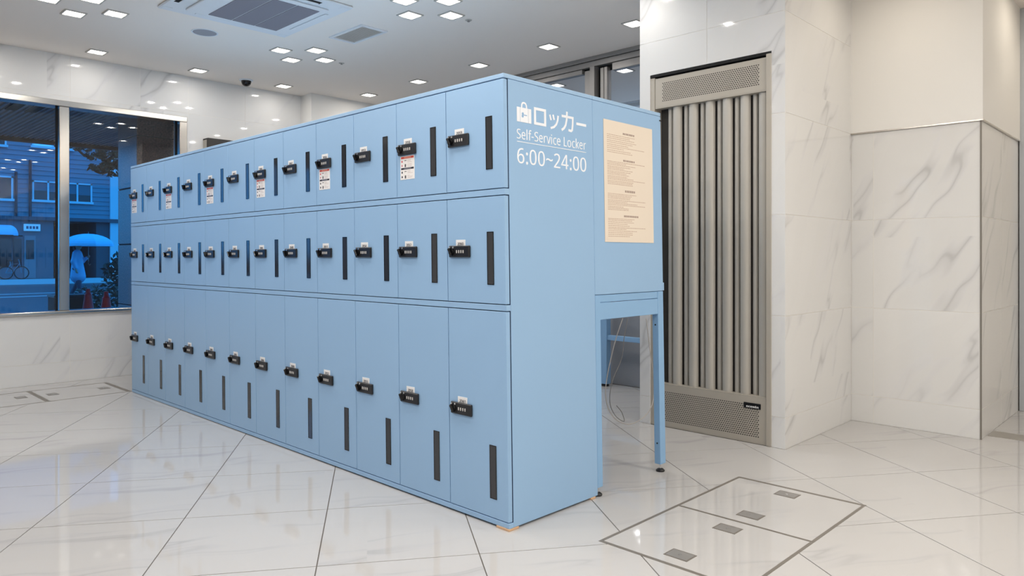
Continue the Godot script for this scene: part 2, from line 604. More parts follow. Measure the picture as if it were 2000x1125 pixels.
# ======================= lockers =======================
const LW := 4.192
const D1 := 0.5655
const D2 := 1.123
func locker_frame() -> Transform3D:
	# the bank stands on shims and leans a little away from the camera along its length
	return Transform3D(Basis(Vector3(1, 0, 0), Vector3(0, 1, -0.0183), Vector3(0, 0.0017, 1)), Vector3(2.022, 0.0085, -1.981))

func sticker_texture() -> ImageTexture:
	var im := Image.create(96, 104, false, Image.FORMAT_RGB8)
	im.fill(Color(0.95, 0.94, 0.93))
	var r := RandomNumberGenerator.new()
	r.seed = 3
	im.fill_rect(Rect2i(5, 3, 86, 9), Color(0.86, 0.28, 0.2))
	for x in range(26, 70, 6):
		im.fill_rect(Rect2i(x, 5, 4, 5), Color(0.95, 0.72, 0.62))
	im.fill_rect(Rect2i(5, 52, 86, 8), Color(0.1, 0.1, 0.13))
	for x in range(26, 70, 6):
		im.fill_rect(Rect2i(x, 54, 4, 4), Color(0.62, 0.62, 0.66))
	for row in [[18, Color(0.85, 0.3, 0.35)], [36, Color(0.8, 0.5, 0.55)], [66, Color(0.15, 0.15, 0.2)], [86, Color(0.15, 0.15, 0.2)]]:
		var y: int = row[0]
		im.fill_rect(Rect2i(8, y + 2, 8, 8), row[1])
		im.fill_rect(Rect2i(30, y, 9, 13) if y == 36 or y == 86 else Rect2i(28, y + 1, 14, 3), Color(0.3, 0.28, 0.27))
		for k in 3:
			im.fill_rect(Rect2i(48, y + k * 5, 16 + r.randi() % 22, 1), Color(0.72, 0.62, 0.6))
	return ImageTexture.create_from_image(im)

func build_lockers():
	var bank := thing("locker_bank", "long bank of pale blue self-service lockers, three rows of black combination locks", "lockers")
	bank.transform = locker_frame()
	var L := LW
	var W := L / 12.0
	bx("door_gap_shade", Vector3(0.0232, 0.0, -L + 0.002), Vector3(0.0255, 1.7712, -0.002), M.inside, bank)  # dark sheet stands in for the shade in the gaps between doors
	bx("carcass", Vector3(0.0255, 0.0, -L), Vector3(D1, 1.771, 0.0), M.blue, bank, 0.0015)
	bx("top_panel", Vector3(0.0, 1.7725, -L), Vector3(D1, 1.79, 0.0), M.blue_edge, bank, 0.0015)
	bx("rail", Vector3(0.0, 0.0, -L), Vector3(0.0255, 0.0205, 0.0), M.blue, bank, 0.001)
	bx("rail", Vector3(0.0, 0.8515, -L), Vector3(0.0255, 0.8745, 0.0), M.blue, bank, 0.001)
	bx("rail", Vector3(0.0, 1.3105, -L), Vector3(0.0255, 1.3345, 0.0), M.blue, bank, 0.001)
	var sticker_mat := mat(Color.WHITE, 0.45)
	sticker_mat.albedo_texture = sticker_texture()
	var sticker_mesh := slab(rect(0, 0, 0.103, 0.107), 0.0008, Transform2D(Vector2(1 / 0.103, 0), Vector2(0, -1 / 0.107), Vector2(0, 1)))
	var face := Basis(Vector3(0, 0, 1), Vector3(0, 1, 0), Vector3(-1, 0, 0))     # plane axes of the doors: u along +z, v up, out along -x
	# lock parts shared by the 36 doors; each drawn about the lock's lower right corner (z = 0 there, -z towards the left)
	var body := begin()
	add_box(body, Vector3(-0.0055, 0.0245, -0.064), Vector3(0.011, 0.049, 0.128), 0.003)
	var body_mesh := body.commit()
	var knob := begin()
	add_tube(knob, [Vector3(-0.010, 0.0235, -0.108), Vector3(-0.016, 0.0235, -0.108)], 0.0165, 14)
	var lev := begin()
	add_box(lev, Vector3.ZERO, Vector3(0.012, 0.036, 0.011), 0.003)
	knob.append_from(lev.commit(), 0, Transform3D(Basis(Vector3(1, 0, 0), deg_to_rad(-32)), Vector3(-0.020, 0.0225, -0.109)))
	var knob_mesh := knob.commit()
	var dial := begin()
	for k in 4:
		add_box(dial, Vector3(-0.0112, 0.024, -0.036 - k * 0.0135), Vector3(0.003, 0.0125, 0.0062), 0.001)
	var dial_mesh := dial.commit()
	var stud := begin()
	add_tube(stud, [Vector3(-0.0105, 0.0415, -0.098), Vector3(-0.0135, 0.0415, -0.098)], 0.0042, 10)
	add_tube(stud, [Vector3(-0.0105, 0.0415, -0.120), Vector3(-0.0135, 0.0415, -0.120)], 0.0036, 10)
	var stud_mesh := stud.commit()
	var rim := begin()
	for q in [[Vector3(-0.001, 0.1065, -0.0015), Vector3(0.002, 0.213, 0.003)], [Vector3(-0.001, 0.1065, -0.0365), Vector3(0.002, 0.213, 0.003)], [Vector3(-0.001, 0.0015, -0.019), Vector3(0.002, 0.003, 0.032)], [Vector3(-0.001, 0.2115, -0.019), Vector3(0.002, 0.003, 0.032)]]:
		add_box(rim, q[0], q[1])
	var rim_mesh := rim.commit()
	var slot_mesh := box_mesh(Vector3(0.0012, 0.207, 0.032))
	for c in 12:
		for r in 3:     # 0 top row, 1 middle, 2 bottom
			var y0: float = [1.3382, 0.8782, 0.0240][r]
			var y1: float = [1.7685, 1.3068, 0.8478][r]
			var zr := -c * W - 0.002
			var door := mi("door", box_mesh(Vector3(0.0215, y1 - y0, W - 0.004), 0.0012), M.blue, bank, Vector3(0.01075, (y0 + y1) / 2, zr - (W - 0.004) / 2))
			var o := Vector3(-0.01075, -(y0 + y1) / 2, W / 2.0)                     # from the door's middle to (front, y = 0, the column's right edge)
			var ly: float = [1.527, 1.063, 0.408][r]
			var sy: float = [1.4165, 0.953, 0.0995][r]
			var lp := o + Vector3(0, ly, -0.201)
			mi("combination_lock", body_mesh, M.black, door, lp)
			mi("lock_knob", knob_mesh, M.black_shiny, door, lp)
			mi("number_dial", dial_mesh, M.dial, door, lp)
			mi("lock_stud", stud_mesh, M.silver, door, lp)
			var tg := bx("number_tag", o + Vector3(-0.0012, ly + 0.047, -0.292), o + Vector3(0, ly + 0.0735, -0.234), M.white, door)
			var num := lettering("tag_number", str(2059 - 3 * c + r), 0.0125, 0.036, M.ink, door, Vector3.ZERO)
			num.transform = Transform3D(face.scaled_local(num.scale), o + Vector3(-0.0016, ly + 0.056, -0.282))
			mi("view_slot", slot_mesh, M.slot, door, o + Vector3(-0.0006, sy + 0.1065, -0.066 - 0.019))
			mi("slot_rim", rim_mesh, M.black_shiny, door, o + Vector3(0, sy, -0.066))
			if r == 0 and c % 2 == 1:
				var s := mi("instruction_sticker", sticker_mesh, sticker_mat, door)
				s.transform = Transform3D(face, o + Vector3(0, 1.4165, -0.217 - 0.103))
	# white lettering on the end panel
	var ltr := mat(Color(0.96, 0.975, 1.0), 0.5)
	var bag := begin()
	for q in [[0.0731, 0.0912], [0.0932, 0.1394], [0.1414, 0.158]]:
		add_slab(bag, rect(q[0], 1.6085, q[1], 1.6675), 0.001)
	var hd := PackedVector2Array([Vector2(0.1009, 1.667), Vector2(0.1025, 1.680), Vector2(0.108, 1.687), Vector2(0.1165, 1.6885), Vector2(0.1245, 1.686), Vector2(0.1295, 1.679), Vector2(0.1309, 1.667)])
	stroke(bag, hd, 0.0068)
	mi("suitcase_sign", bag.commit(), ltr, bank, Vector3(0, 0, 0.0002))
	var key := begin()
	stroke(key, PackedVector2Array([Vector2(0.113, 1.6385), Vector2(0.132, 1.638)]), 0.0036)
	for cc in [Vector2(0.1075, 1.6425), Vector2(0.1065, 1.6335)]:
		var ring := PackedVector2Array()
		for k in 12:
			ring.append(cc + Vector2(cos(TAU * k / 12), sin(TAU * k / 12)) * 0.0062)
		add_slab(key, ring, 0.001)
	mi("key_mark", key.commit(), M.blue, bank, Vector3(0, 0, 0.0008))
	var ro := begin()
	add_slab(ro, rect(0.1749, 1.6085, 0.1872, 1.6805), 0.001)
	add_slab(ro, rect(0.2372, 1.6085, 0.2498, 1.6805), 0.001)
	add_slab(ro, rect(0.1872, 1.6692, 0.2372, 1.6805), 0.001)
	add_slab(ro, rect(0.1872, 1.6085, 0.2372, 1.6197), 0.001)
	mi("letter_sign", ro.commit(), ltr, bank, Vector3(0, 0, 0.0002))
	var tu := begin()
	stroke(tu, PackedVector2Array([Vector2(0.2735, 1.6625), Vector2(0.2814, 1.6405)]), 0.0095)
	stroke(tu, PackedVector2Array([Vector2(0.2942, 1.6655), Vector2(0.3012, 1.6440)]), 0.0095)
	stroke(tu, PackedVector2Array([Vector2(0.3275, 1.6650), Vector2(0.3235, 1.6440), Vector2(0.3150, 1.6270), Vector2(0.3000, 1.6140), Vector2(0.2781, 1.6065)]), 0.0095)
	mi("letter_sign", tu.commit(), ltr, bank, Vector3(0, 0, 0.0002))
	var ka := begin()
	stroke(ka, PackedVector2Array([Vector2(0.3505, 1.6686), Vector2(0.4255, 1.6686), Vector2(0.4235, 1.6400), Vector2(0.4200, 1.6160), Vector2(0.4130, 1.6110), Vector2(0.3951, 1.6125)]), 0.0105)
	stroke(ka, PackedVector2Array([Vector2(0.3863, 1.6910), Vector2(0.3840, 1.6577), Vector2(0.3765, 1.6320), Vector2(0.3660, 1.6180), Vector2(0.3495, 1.6075)]), 0.0105)
	mi("letter_sign", ka.commit(), ltr, bank, Vector3(0, 0, 0.0002))
	mi("letter_sign", slab(rect(0.449, 1.642, 0.518, 1.6535), 0.001), ltr, bank, Vector3(0, 0, 0.0002))
	lettering("lettering", "Self-Service Locker", 0.040, 0.443, ltr, bank, Vector3(0.0715, 1.5385, 0.0004))
	mi("underline", slab(rect(0.0715, 1.5265, 0.515, 1.5292), 0.001), ltr, bank, Vector3(0, 0, 0.0002))
	lettering("lettering", "6:00~24:00", 0.0615, 0.442, ltr, bank, Vector3(0.0725, 1.439, 0.0004))
	# shims under the corners
	var f := locker_frame()
	var sh := [[Vector3(2.018, 0, -1.978), Vector3(2.075, 0.0085, -2.05), "thin wooden shim under the front corner of the locker end panel"], [Vector3(2.535, 0, -1.978), Vector3(2.568, 0.0085, -2.04), "thin wooden shim under the end panel beside the black foot"]]
	for s in sh:
		var o := thing("wooden_shim", s[2], "shim", (s[0] + s[1]) / 2 * Vector3(1, 0, 1), "wooden shims under the lockers")
		bx("wedge", s[0] - o.position, s[1] - o.position, M.shim, o, 0.001)

func stroke(st: SurfaceTool, pts: PackedVector2Array, w: float):
	for p in Geometry2D.offset_polyline(pts, w / 2, Geometry2D.JOIN_MITER, Geometry2D.END_BUTT):
		add_slab(st, p, 0.001)

func poster_texture() -> ImageTexture:
	var w := 280
	var h := 400
	var im := Image.create(w, h, false, Image.FORMAT_RGB8)
	im.fill(Color(0.925, 0.875, 0.815))
	var r := RandomNumberGenerator.new()
	r.seed = 12
	var ink := Color(0.74, 0.63, 0.55)
	var dark := Color(0.52, 0.43, 0.38)
	for q in [[0.085, 0.38, 0.62, 6], [0.31, 0.38, 0.62, 6], [0.567, 0.41, 0.60, 7], [0.775, 0.38, 0.66, 6]]:
		var x: float = q[1]
		while x < q[2]:
			im.fill_rect(Rect2i(int(x * w), int(q[0] * h), 5, q[3]), dark)
			x += 0.03
	for sec in [[0.115, 0.275, 10], [0.335, 0.535, 15], [0.60, 0.745, 11], [0.805, 0.965, 11]]:
		var n: int = sec[2]
		for k in n:
			var y := lerpf(sec[0], sec[1], float(k) / n)
			var end := 0.34 + r.randf() * 0.3
			if r.randf() < 0.22:
				end = 0.82
			var x := 0.065
			while x < end:
				var run := 2 + r.randi() % 5
				im.fill_rect(Rect2i(int(x * w), int(y * h), run, 2), ink)
				x += (run + 1.5) / w
	return ImageTexture.create_from_image(im)

func build_rear_cabinet():
	var f := locker_frame()
	var cab := thing("rear_cabinet", "pale blue steel cabinet behind the lockers, raised on a leg frame", "cabinet")
	cab.transform = f
	bx("body", Vector3(D1 + 0.0015, 0.894, -LW), Vector3(D2, 1.771, 0.0), M.blue, cab, 0.0015)
	bx("top_panel", Vector3(D1 + 0.0015, 1.7722, -LW), Vector3(D2, 1.79, 0.0), M.blue_edge, cab, 0.0015)
	bx("latch", Vector3(D2 - 0.012, 1.748, -0.004), Vector3(D2 + 0.004, 1.753, 0.003), M.black, cab)
	bx("corner_clip", Vector3(D2 - 0.006, 0.896, -0.02), Vector3(D2 + 0.006, 0.935, 0.002), M.blue_edge, cab, 0.001)
	var st := thing("steel_stand", "blue steel leg frame with black levelling feet carrying the rear cabinet", "stand")
	st.transform = f
	var m: Material = M.blue_stand
	for q in [[D1 + 0.002, 0.0], [D2 - 0.047, 0.0], [D1 + 0.002, -LW + 0.05], [D2 - 0.047, -LW + 0.05]]:
		var w: float = 0.037 if q[0] < 0.7 else 0.047
		var leg := bx("leg", Vector3(q[0], 0.031, q[1] - 0.036), Vector3(q[0] + w, 0.892, q[1]), m, st, 0.002)
		if q[0] > 0.7:
			for y in [0.725, 0.135]:
				mi("bolt_hole", tube([Vector3(0, 0, 0), Vector3(-0.002, 0, 0)], 0.004, 8), M.dark, leg, Vector3(-w / 2, y - 0.4615, 0.0))
		var foot := begin()
		add_lathe(foot, [Vector2(0.0, 0.0), Vector2(0.021, 0.0), Vector2(0.022, 0.006), Vector2(0.014, 0.013), Vector2(0.006, 0.015), Vector2(0.0, 0.015)], 16)
		mi("levelling_foot", foot.commit(), M.black, st, Vector3(q[0] + w / 2, -0.0083, q[1] - 0.018))
		mi("foot_stem", tube([Vector3(0, 0.0, 0), Vector3(0, 0.04, 0)], 0.0045, 8), M.silver, st, Vector3(q[0] + w / 2, 0.002, q[1] - 0.018))
	bx("top_rail", Vector3(D1 + 0.039, 0.858, -0.046), Vector3(D2 - 0.047, 0.892, -0.003), m, st, 0.002)
	bx("apron", Vector3(D1 + 0.036, 0.780, -0.010), Vector3(D2 - 0.049, 0.856, -0.001), m, st, 0.0015)
	bx("side_rail", Vector3(D2 - 0.045, 0.846, -LW + 0.05), Vector3(D2 - 0.002, 0.892, -0.05), m, st, 0.002)
	bx("side_rail", Vector3(D1 + 0.003, 0.846, -LW + 0.05), Vector3(D1 + 0.038, 0.892, -0.05), m, st, 0.002)
	bx("top_rail", Vector3(D1 + 0.039, 0.846, -LW + 0.004), Vector3(D2 - 0.047, 0.892, -LW + 0.046), m, st, 0.002)
	# the notice
	var pm := mat(Color.WHITE, 0.7)
	pm.albedo_texture = poster_texture()
	var po := mi(numbered("notice"), slab(rect(0, 0, 0.398, 0.564), 0.0012, Transform2D(Vector2(1 / 0.398, 0), Vector2(0, -1 / 0.564), Vector2(0, 1))), pm, self)
	po.transform = f * Transform3D(Basis(), Vector3(0.644, 1.133, 0.0008))
	tag(po, "cream paper notice of small print taped to the blue cabinet end", "notice")
	# loose cables under the cabinet
	var cm := mat(Color(0.72, 0.70, 0.68), 0.5)
	var cb := thing("cable", "thin pale cable hanging in a long loop under the rear cabinet", "cable", Vector3.ZERO, "loose cables under the cabinet")
	mi("cord", tube(curve([Vector3(3.362, 0.726, -2.40), Vector3(3.284, 0.588, -2.40), Vector3(3.218, 0.417, -2.40), Vector3(3.204, 0.315, -2.40), Vector3(3.237, 0.226, -2.40), Vector3(3.318, 0.156, -2.40), Vector3(3.441, 0.118, -2.40), Vector3(3.586, 0.142, -2.40), Vector3(3.667, 0.212, -2.40), Vector3(3.678, 0.347, -2.40), Vector3(3.640, 0.503, -2.40), Vector3(3.597, 0.711, -2.40)]), 0.0026, 6), cm, cb)
	var cb2 := thing("cable", "short grey cable loop drooping inside the longer cable loop", "cable", Vector3.ZERO, "loose cables under the cabinet")
	mi("cord", tube(curve([Vector3(3.553, 0.708, -2.50), Vector3(3.517, 0.596, -2.50), Vector3(3.492, 0.478, -2.50), Vector3(3.401, 0.354, -2.50), Vector3(3.377, 0.239, -2.50), Vector3(3.431, 0.152, -2.50), Vector3(3.517, 0.105, -2.50), Vector3(3.492, 0.163, -2.50), Vector3(3.441, 0.209, -2.50)]), 0.0022, 6), mat(Color(0.5, 0.49, 0.48), 0.5), cb2)
	# a second blue frame by the back wall
	var fr := thing("steel_rack", "low blue steel rack standing against the dark back wall", "rack", Vector3(4.86, 0, -3.18))
	bx("post", Vector3(-0.03, 0.02, -0.50), Vector3(0.03, 0.86, -0.43), m, fr, 0.002)
	bx("post", Vector3(-0.03, 0.02, 0.48), Vector3(0.03, 0.86, 0.55), m, fr, 0.002)
	bx("crossbar", Vector3(-0.02, 0.385, -0.43), Vector3(0.02, 0.425, 0.48), m, fr, 0.002)
	bx("crossbar", Vector3(-0.02, 0.82, -0.43), Vector3(0.02, 0.86, 0.48), m, fr, 0.002)
	for z in [-0.465, 0.515]:
		mi("foot", lathe([Vector2(0, 0), Vector2(0.032, 0), Vector2(0.034, 0.012), Vector2(0.02, 0.02), Vector2(0, 0.02)], 14), M.black, fr, Vector3(0, 0, z))

# ======================= radiators =======================
func perforated(w: float, h: float, x0: float, x1: float, y0: float, y1: float, pitch: float, rad: float) -> ArrayMesh:
	# a plate in z = 0 with staggered holes in [x0,x1] x [y0,y1]; the rims go back 2 mm
	var st := begin()
	var n := Vector3(0, 0, 1)
	for q in [[0.0, 0.0, w, y0], [0.0, y1, w, h], [0.0, y0, x0, y1], [x1, y0, w, y1]]:
		quad(st, Vector3(q[0], q[1], 0), Vector3(q[2], q[1], 0), Vector3(q[2], q[3], 0), Vector3(q[0], q[3], 0), n)
	var rows := int(round((y1 - y0) / (pitch * 0.866)))
	var rh := (y1 - y0) / rows
	for r in rows:
		var ya := y0 + r * rh
		var yb := ya + rh
		var off := pitch / 2 if r % 2 else 0.0
		var cols := int(floor((x1 - x0 - off) / pitch))
		var xe := x0 + off + cols * pitch
		if off > 0:
			quad(st, Vector3(x0, ya, 0), Vector3(x0 + off, ya, 0), Vector3(x0 + off, yb, 0), Vector3(x0, yb, 0), n)
		quad(st, Vector3(xe, ya, 0), Vector3(x1, ya, 0), Vector3(x1, yb, 0), Vector3(xe, yb, 0), n)
		for c in cols:
			var xa := x0 + off + c * pitch
			var xb := xa + pitch
			var m := Vector3((xa + xb) / 2, (ya + yb) / 2, 0)
			var outer := [Vector3(xb, m.y, 0), Vector3(xb, yb, 0), Vector3(xa, yb, 0), Vector3(xa, m.y, 0), Vector3(xa, ya, 0), Vector3(xb, ya, 0)]
			var ang := [0.0, 0.75, PI - 0.75, PI, PI + 0.75, TAU - 0.75]
			for k in 6:
				var k2 := (k + 1) % 6
				var a := m + Vector3(cos(ang[k]), sin(ang[k]), 0) * rad
				var b := m + Vector3(cos(ang[k2]), sin(ang[k2]), 0) * rad
				quad(st, outer[k], outer[k2], b, a, n)
	return st.commit()

func build_radiators():
	var r := thing("radiator_panel", "tall taupe radiator panel with upright fins set into the marble pillar", "radiator", Vector3(XP, 0, -2.605), "ribbed radiator panels")
	var w := 0.805
	# local: along +z the width, -x towards the room
	bx("back_box", Vector3(0.085, 0.0, 0.0), Vector3(0.115, 2.232, w), mat(Color(0.24, 0.23, 0.22), 0.7), r)
	bx("side_frame", Vector3(0.004, 0.0, 0.0), Vector3(0.085, 2.215, 0.031), M.taupe, r, 0.002)
	bx("side_frame", Vector3(-0.004, 0.0, w - 0.031), Vector3(0.085, 2.222, w), M.taupe, r, 0.002)
	bx("top_gap_shade", Vector3(0.0, 2.217, 0.0), Vector3(0.085, 2.232, w - 0.0), M.dark, r)  # solid dark strip painted as the shaded gap above the frame
	var iw := w - 0.066
	var face := Basis(Vector3(0, 0, 1), Vector3(0, 1, 0), Vector3(-1, 0, 0))
	var hd := mi("perforated_header", perforated(iw, 0.185, 0.05, iw - 0.035, 0.032, 0.155, 0.0135, 0.0043), M.taupe, r)
	hd.transform = Transform3D(face, Vector3(0.008, 2.022, 0.033))
	bx("header_lip", Vector3(0.009, 2.016, 0.033), Vector3(0.06, 2.022, w - 0.033), M.taupe, r)
	var ft := mi("perforated_footer", perforated(iw, 0.266, 0.035, iw - 0.04, 0.035, 0.225, 0.0135, 0.0043), M.taupe, r)
	ft.transform = Transform3D(face, Vector3(0.008, 0.0, 0.033))
	bx("footer_lip", Vector3(0.009, 0.266, 0.033), Vector3(0.06, 0.272, w - 0.033), M.taupe, r)
	# fins: broad half rounds in front, narrow ones set back between them
	var prof := func(half: float, deep: float) -> ArrayMesh:
		var st := begin()
		var n := 9
		for k in n:
			var a0 := PI * k / n
			var a1 := PI * (k + 1) / n
			var p := Vector3(-deep * sin(a0), 0, half * cos(a0))
			var q := Vector3(-deep * sin(a1), 0, half * cos(a1))
			var n0 := Vector3(-sin(a0) / deep, 0, cos(a0) / half).normalized()
			var n1 := Vector3(-sin(a1) / deep, 0, cos(a1) / half).normalized()
			var up := Vector3(0, 1.744, 0)
			for t in [[p, n0, q, n1, q + up, n1], [p, n0, q + up, n1, p + up, n0]]:
				if (t[2] - t[0]).cross(t[4] - t[0]).dot(n0 + n1) > 0:
					t = [t[0], t[1], t[4], t[5], t[2], t[3]]
				for j in 3:
					st.set_uv(Vector2.ZERO)
					st.set_normal(t[j * 2 + 1])
					st.add_vertex(t[j * 2])
			quad(st, Vector3(0, 1.744, 0), p + up, q + up, Vector3(0, 1.744, 0), Vector3(0, 1, 0))
		quad(st, Vector3(0, 0, -half), Vector3(0, 0, half), Vector3(0, 1.744, half), Vector3(0, 1.744, -half), Vector3(1, 0, 0))
		return st.commit()
	var wide: ArrayMesh = prof.call(0.0315, 0.030)
	var thin: ArrayMesh = prof.call(0.0165, 0.020)
	for k in 7:
		var zc := w - 0.066 - k * 0.1135
		if k < 6:
			mi("fin", wide, M.taupe_rib, r, Vector3(0.052, 0.272, zc))
			mi("narrow_fin", thin, M.taupe_rib, r, Vector3(0.066, 0.272, zc - 0.0575))
	var pl := bx("name_plate", Vector3(0.004, 0.200, 0.636), Vector3(0.0079, 0.231, 0.738), M.black_shiny, r)
	var t := lettering("plate_lettering", "ecowin", 0.012, 0.075, M.white, pl, Vector3.ZERO, true)
	t.transform = Transform3D(face.scaled_local(t.scale), Vector3(-0.0022, -0.005, -0.037))
	var c: Node3D = r.duplicate()
	c.name = numbered("radiator_panel")
	add_child(c)
	c.transform = Transform3D(Basis(Vector3(0, 1, 0), -PI / 2), Vector3(2.96 + w, -0.015, ZL))
	tag(c, "radiator panel in the left wall, only its top showing above the lockers", "radiator", "ribbed radiator panels")

# ======================= floor hatches =======================
func hatch(x0: float, x1: float, z0: float, z1: float, label: String, group: String, handles: Array, edges: Array):
	# edges: thickness of the steel border at x0, x1, z0, z1
	var o := thing("floor_hatch", label, "floor hatch", Vector3((x0 + x1) / 2, 0, (z0 + z1) / 2), group)
	var p := o.position
	var fr := Basis(Vector3(1, 0, 0), Vector3(0, 0, -1), Vector3(0, 1, 0))
	var t := mi("tile_inlay", slab(rect(x0 + edges[0] - p.x, -(z1 - edges[3]) + p.z, x1 - edges[1] - p.x, -(z0 + edges[2]) + p.z), 0.002, Transform2D(0.7, Vector2.ZERO).scaled(Vector2(0.42, 0.42)).translated(Vector2(rng.randf(), rng.randf()))), M.floor_tile, o)
	t.transform = Transform3D(fr, Vector3(0, -0.002, 0))
	var lo := -0.002
	var hi := 0.0008
	bx("border", Vector3(x0 - p.x, lo, z0 - p.z), Vector3(x0 + edges[0] - p.x, hi, z1 - p.z), M.hatch, o)
	bx("border", Vector3(x1 - edges[1] - p.x, lo, z0 - p.z), Vector3(x1 - p.x, hi, z1 - p.z), M.hatch, o)
	bx("border", Vector3(x0 + edges[0] - p.x, lo, z0 - p.z), Vector3(x1 - edges[1] - p.x, hi, z0 + edges[2] - p.z), M.hatch, o)
	bx("border", Vector3(x0 + edges[0] - p.x, lo, z1 - edges[3] - p.z), Vector3(x1 - edges[1] - p.x, hi, z1 - p.z), M.hatch, o)
	for h in handles:
		var q := Vector3(h[0], 0.0004, h[1]) - p
		var hn := bx("lift_handle", q + Vector3(-0.036, -0.001, -0.048), q + Vector3(0.036, 0.0008, 0.048), M.hatch, o)
		bx("handle_rim", Vector3(-0.030, 0.0009, -0.042), Vector3(0.030, 0.0013, 0.042), M.bronze, hn)
		mi("handle_screw", tube([Vector3(0, 0.001, 0), Vector3(0, 0.0022, 0)], 0.007, 10), M.silver, hn)

func build_hatches():
	hatch(2.19, 2.745, -1.675, -1.085, "near steel-edged floor hatch in the marble, the half beside the lockers", "steel-edged floor hatches", [[2.292, -1.385], [2.645, -1.385]], [0.016, 0.006, 0.013, 0.013])
	hatch(2.746, 3.312, -1.675, -1.085, "near steel-edged floor hatch in the marble, the half towards the radiator pillar", "steel-edged floor hatches", [[2.848, -1.388], [3.212, -1.391]], [0.006, 0.018, 0.013, 0.013])
	hatch(1.456, 2.03, -6.80, -6.205, "far steel-edged floor hatch under the window, nearest the end of the lockers", "steel-edged floor hatches", [[1.556, -6.515], [1.92, -6.517]], [0.016, 0.034, 0.014, 0.014])
	hatch(0.88, 1.455, -6.80, -6.205, "far steel-edged floor hatch under the window, cut by the picture's left edge", "steel-edged floor hatches", [[1.352, -6.54], [0.985, -6.52]], [0.034, 0.016, 0.014, 0.014])
	hatch(0.0, 0.879, -6.80, -6.205, "far floor hatch under the window, out past the left edge", "steel-edged floor hatches", [], [0.02, 0.012, 0.006, 0.006])

# ======================= ceiling things =======================
func build_ceiling_things():
	var ac := thing("air_conditioner", "white square ceiling air conditioner with a grey three-panel intake grille", "air conditioner", Vector3(2.345, CEIL - 0.001, -4.742))
	bx("casing", Vector3(-0.475, -0.018, -0.475), Vector3(0.475, 0.0, 0.475), M.unit_white, ac, 0.006)
	bx("inner_panel", Vector3(-0.335, -0.034, -0.345), Vector3(0.365, -0.018, 0.345), M.unit_white, ac, 0.005)
	for k in 3:
		bx("intake_grille", Vector3(-0.195 + k * 0.172, -0.037, -0.305), Vector3(-0.031 + k * 0.172, -0.033, 0.305), M.grille, ac)
	for s in [-1, 1]:
		if s < 0:
			bx("air_slot", Vector3(s * 0.425 - 0.022, -0.0185, -0.26), Vector3(s * 0.425 + 0.022, -0.0178, 0.26), M.dark, ac)
		if s > 0:
			bx("air_slot", Vector3(-0.26, -0.0185, s * 0.41 - 0.022), Vector3(0.26, -0.0178, s * 0.41 + 0.022), M.dark, ac)
		bx("louvre", Vector3(s * 0.405 - 0.014, -0.024, -0.25), Vector3(s * 0.405 + 0.014, -0.0186, 0.25), M.unit_white, ac, 0.002)
		bx("louvre", Vector3(-0.25, -0.024, s * 0.39 - 0.014), Vector3(0.25, -0.0186, s * 0.39 + 0.014), M.unit_white, ac, 0.002)
		for t in [-1, 1]:
			bx("corner_cap", Vector3(s * 0.43 - 0.03, -0.0195, t * 0.43 - 0.03), Vector3(s * 0.43 + 0.03, -0.018, t * 0.43 + 0.03), M.unit_white, ac, 0.0006)
	var vent := thing("ceiling_vent", "small rectangular grey louvred vent in the ceiling", "vent", Vector3(3.195, CEIL, -4.773))
	var vf := begin()
	for q in [[-0.118, -0.095, -0.225, 0.225], [0.095, 0.118, -0.225, 0.225], [-0.095, 0.095, -0.225, -0.2], [-0.095, 0.095, 0.2, 0.225]]:
		add_box(vf, Vector3((q[0] + q[1]) / 2, -0.005, (q[2] + q[3]) / 2), Vector3(q[1] - q[0], 0.01, q[3] - q[2]))
	mi("frame", vf.commit(), M.unit_white, vent)
	bx("duct", Vector3(-0.095, -0.0012, -0.2), Vector3(0.095, -0.0002, 0.2), mat(Color(0.80, 0.79, 0.77), 0.8), vent)
	for k in 20:
		var s := mi("slat", box_mesh(Vector3(0.19, 0.0016, 0.0165)), M.slat, vent, Vector3(0, -0.0055, -0.19 + k * 0.02))
		s.rotation.x = 0.22
	var sp := thing("ceiling_speaker", "round flush grey speaker cover in the ceiling", "speaker", Vector3(2.352, CEIL, -5.586))
	mi("grille", lathe([Vector2(0, -0.006), Vector2(0.075, -0.006), Vector2(0.088, -0.002), Vector2(0.088, 0.0)], 28), mat(Color(0.63, 0.63, 0.66), 0.8), sp)
	mi("ring", lathe([Vector2(0.086, -0.003), Vector2(0.096, -0.004), Vector2(0.098, 0.0)], 28), M.unit_white, sp)
	var dc := thing("security_camera", "small black dome security camera on the ceiling near the window wall", "camera", Vector3(3.268, CEIL, -6.80))
	mi("base", lathe([Vector2(0, -0.012), Vector2(0.062, -0.012), Vector2(0.066, 0.0)], 24), M.unit_white, dc)
	var pr := [Vector2(0.0, -0.064)]
	for k in range(1, 9):
		pr.append(Vector2(0.046 * sin(k * PI / 16), -0.018 - 0.046 * cos(k * PI / 16)))
	pr.append(Vector2(0.048, -0.012))
	mi("dome", lathe(pr, 20), M.black_shiny, dc)
	var sps := [[Vector3(3.572, CEIL, -3.916), "tiny sprinkler head in the ceiling beside the four nearest lights"], [Vector3(3.576, CEIL, -5.598), "tiny sprinkler head in the ceiling beside the four middle lights"]]
	for q in sps:
		var s := thing("sprinkler", q[1], "sprinkler", q[0], "ceiling sprinklers")
		mi("plate", lathe([Vector2(0, -0.004), Vector2(0.022, -0.004), Vector2(0.026, 0.0)], 16), M.vent, s)
		mi("head", lathe([Vector2(0, -0.013), Vector2(0.009, -0.013), Vector2(0.010, -0.010), Vector2(0.006, -0.008), Vector2(0.006, -0.004)], 12), M.bronze, s)

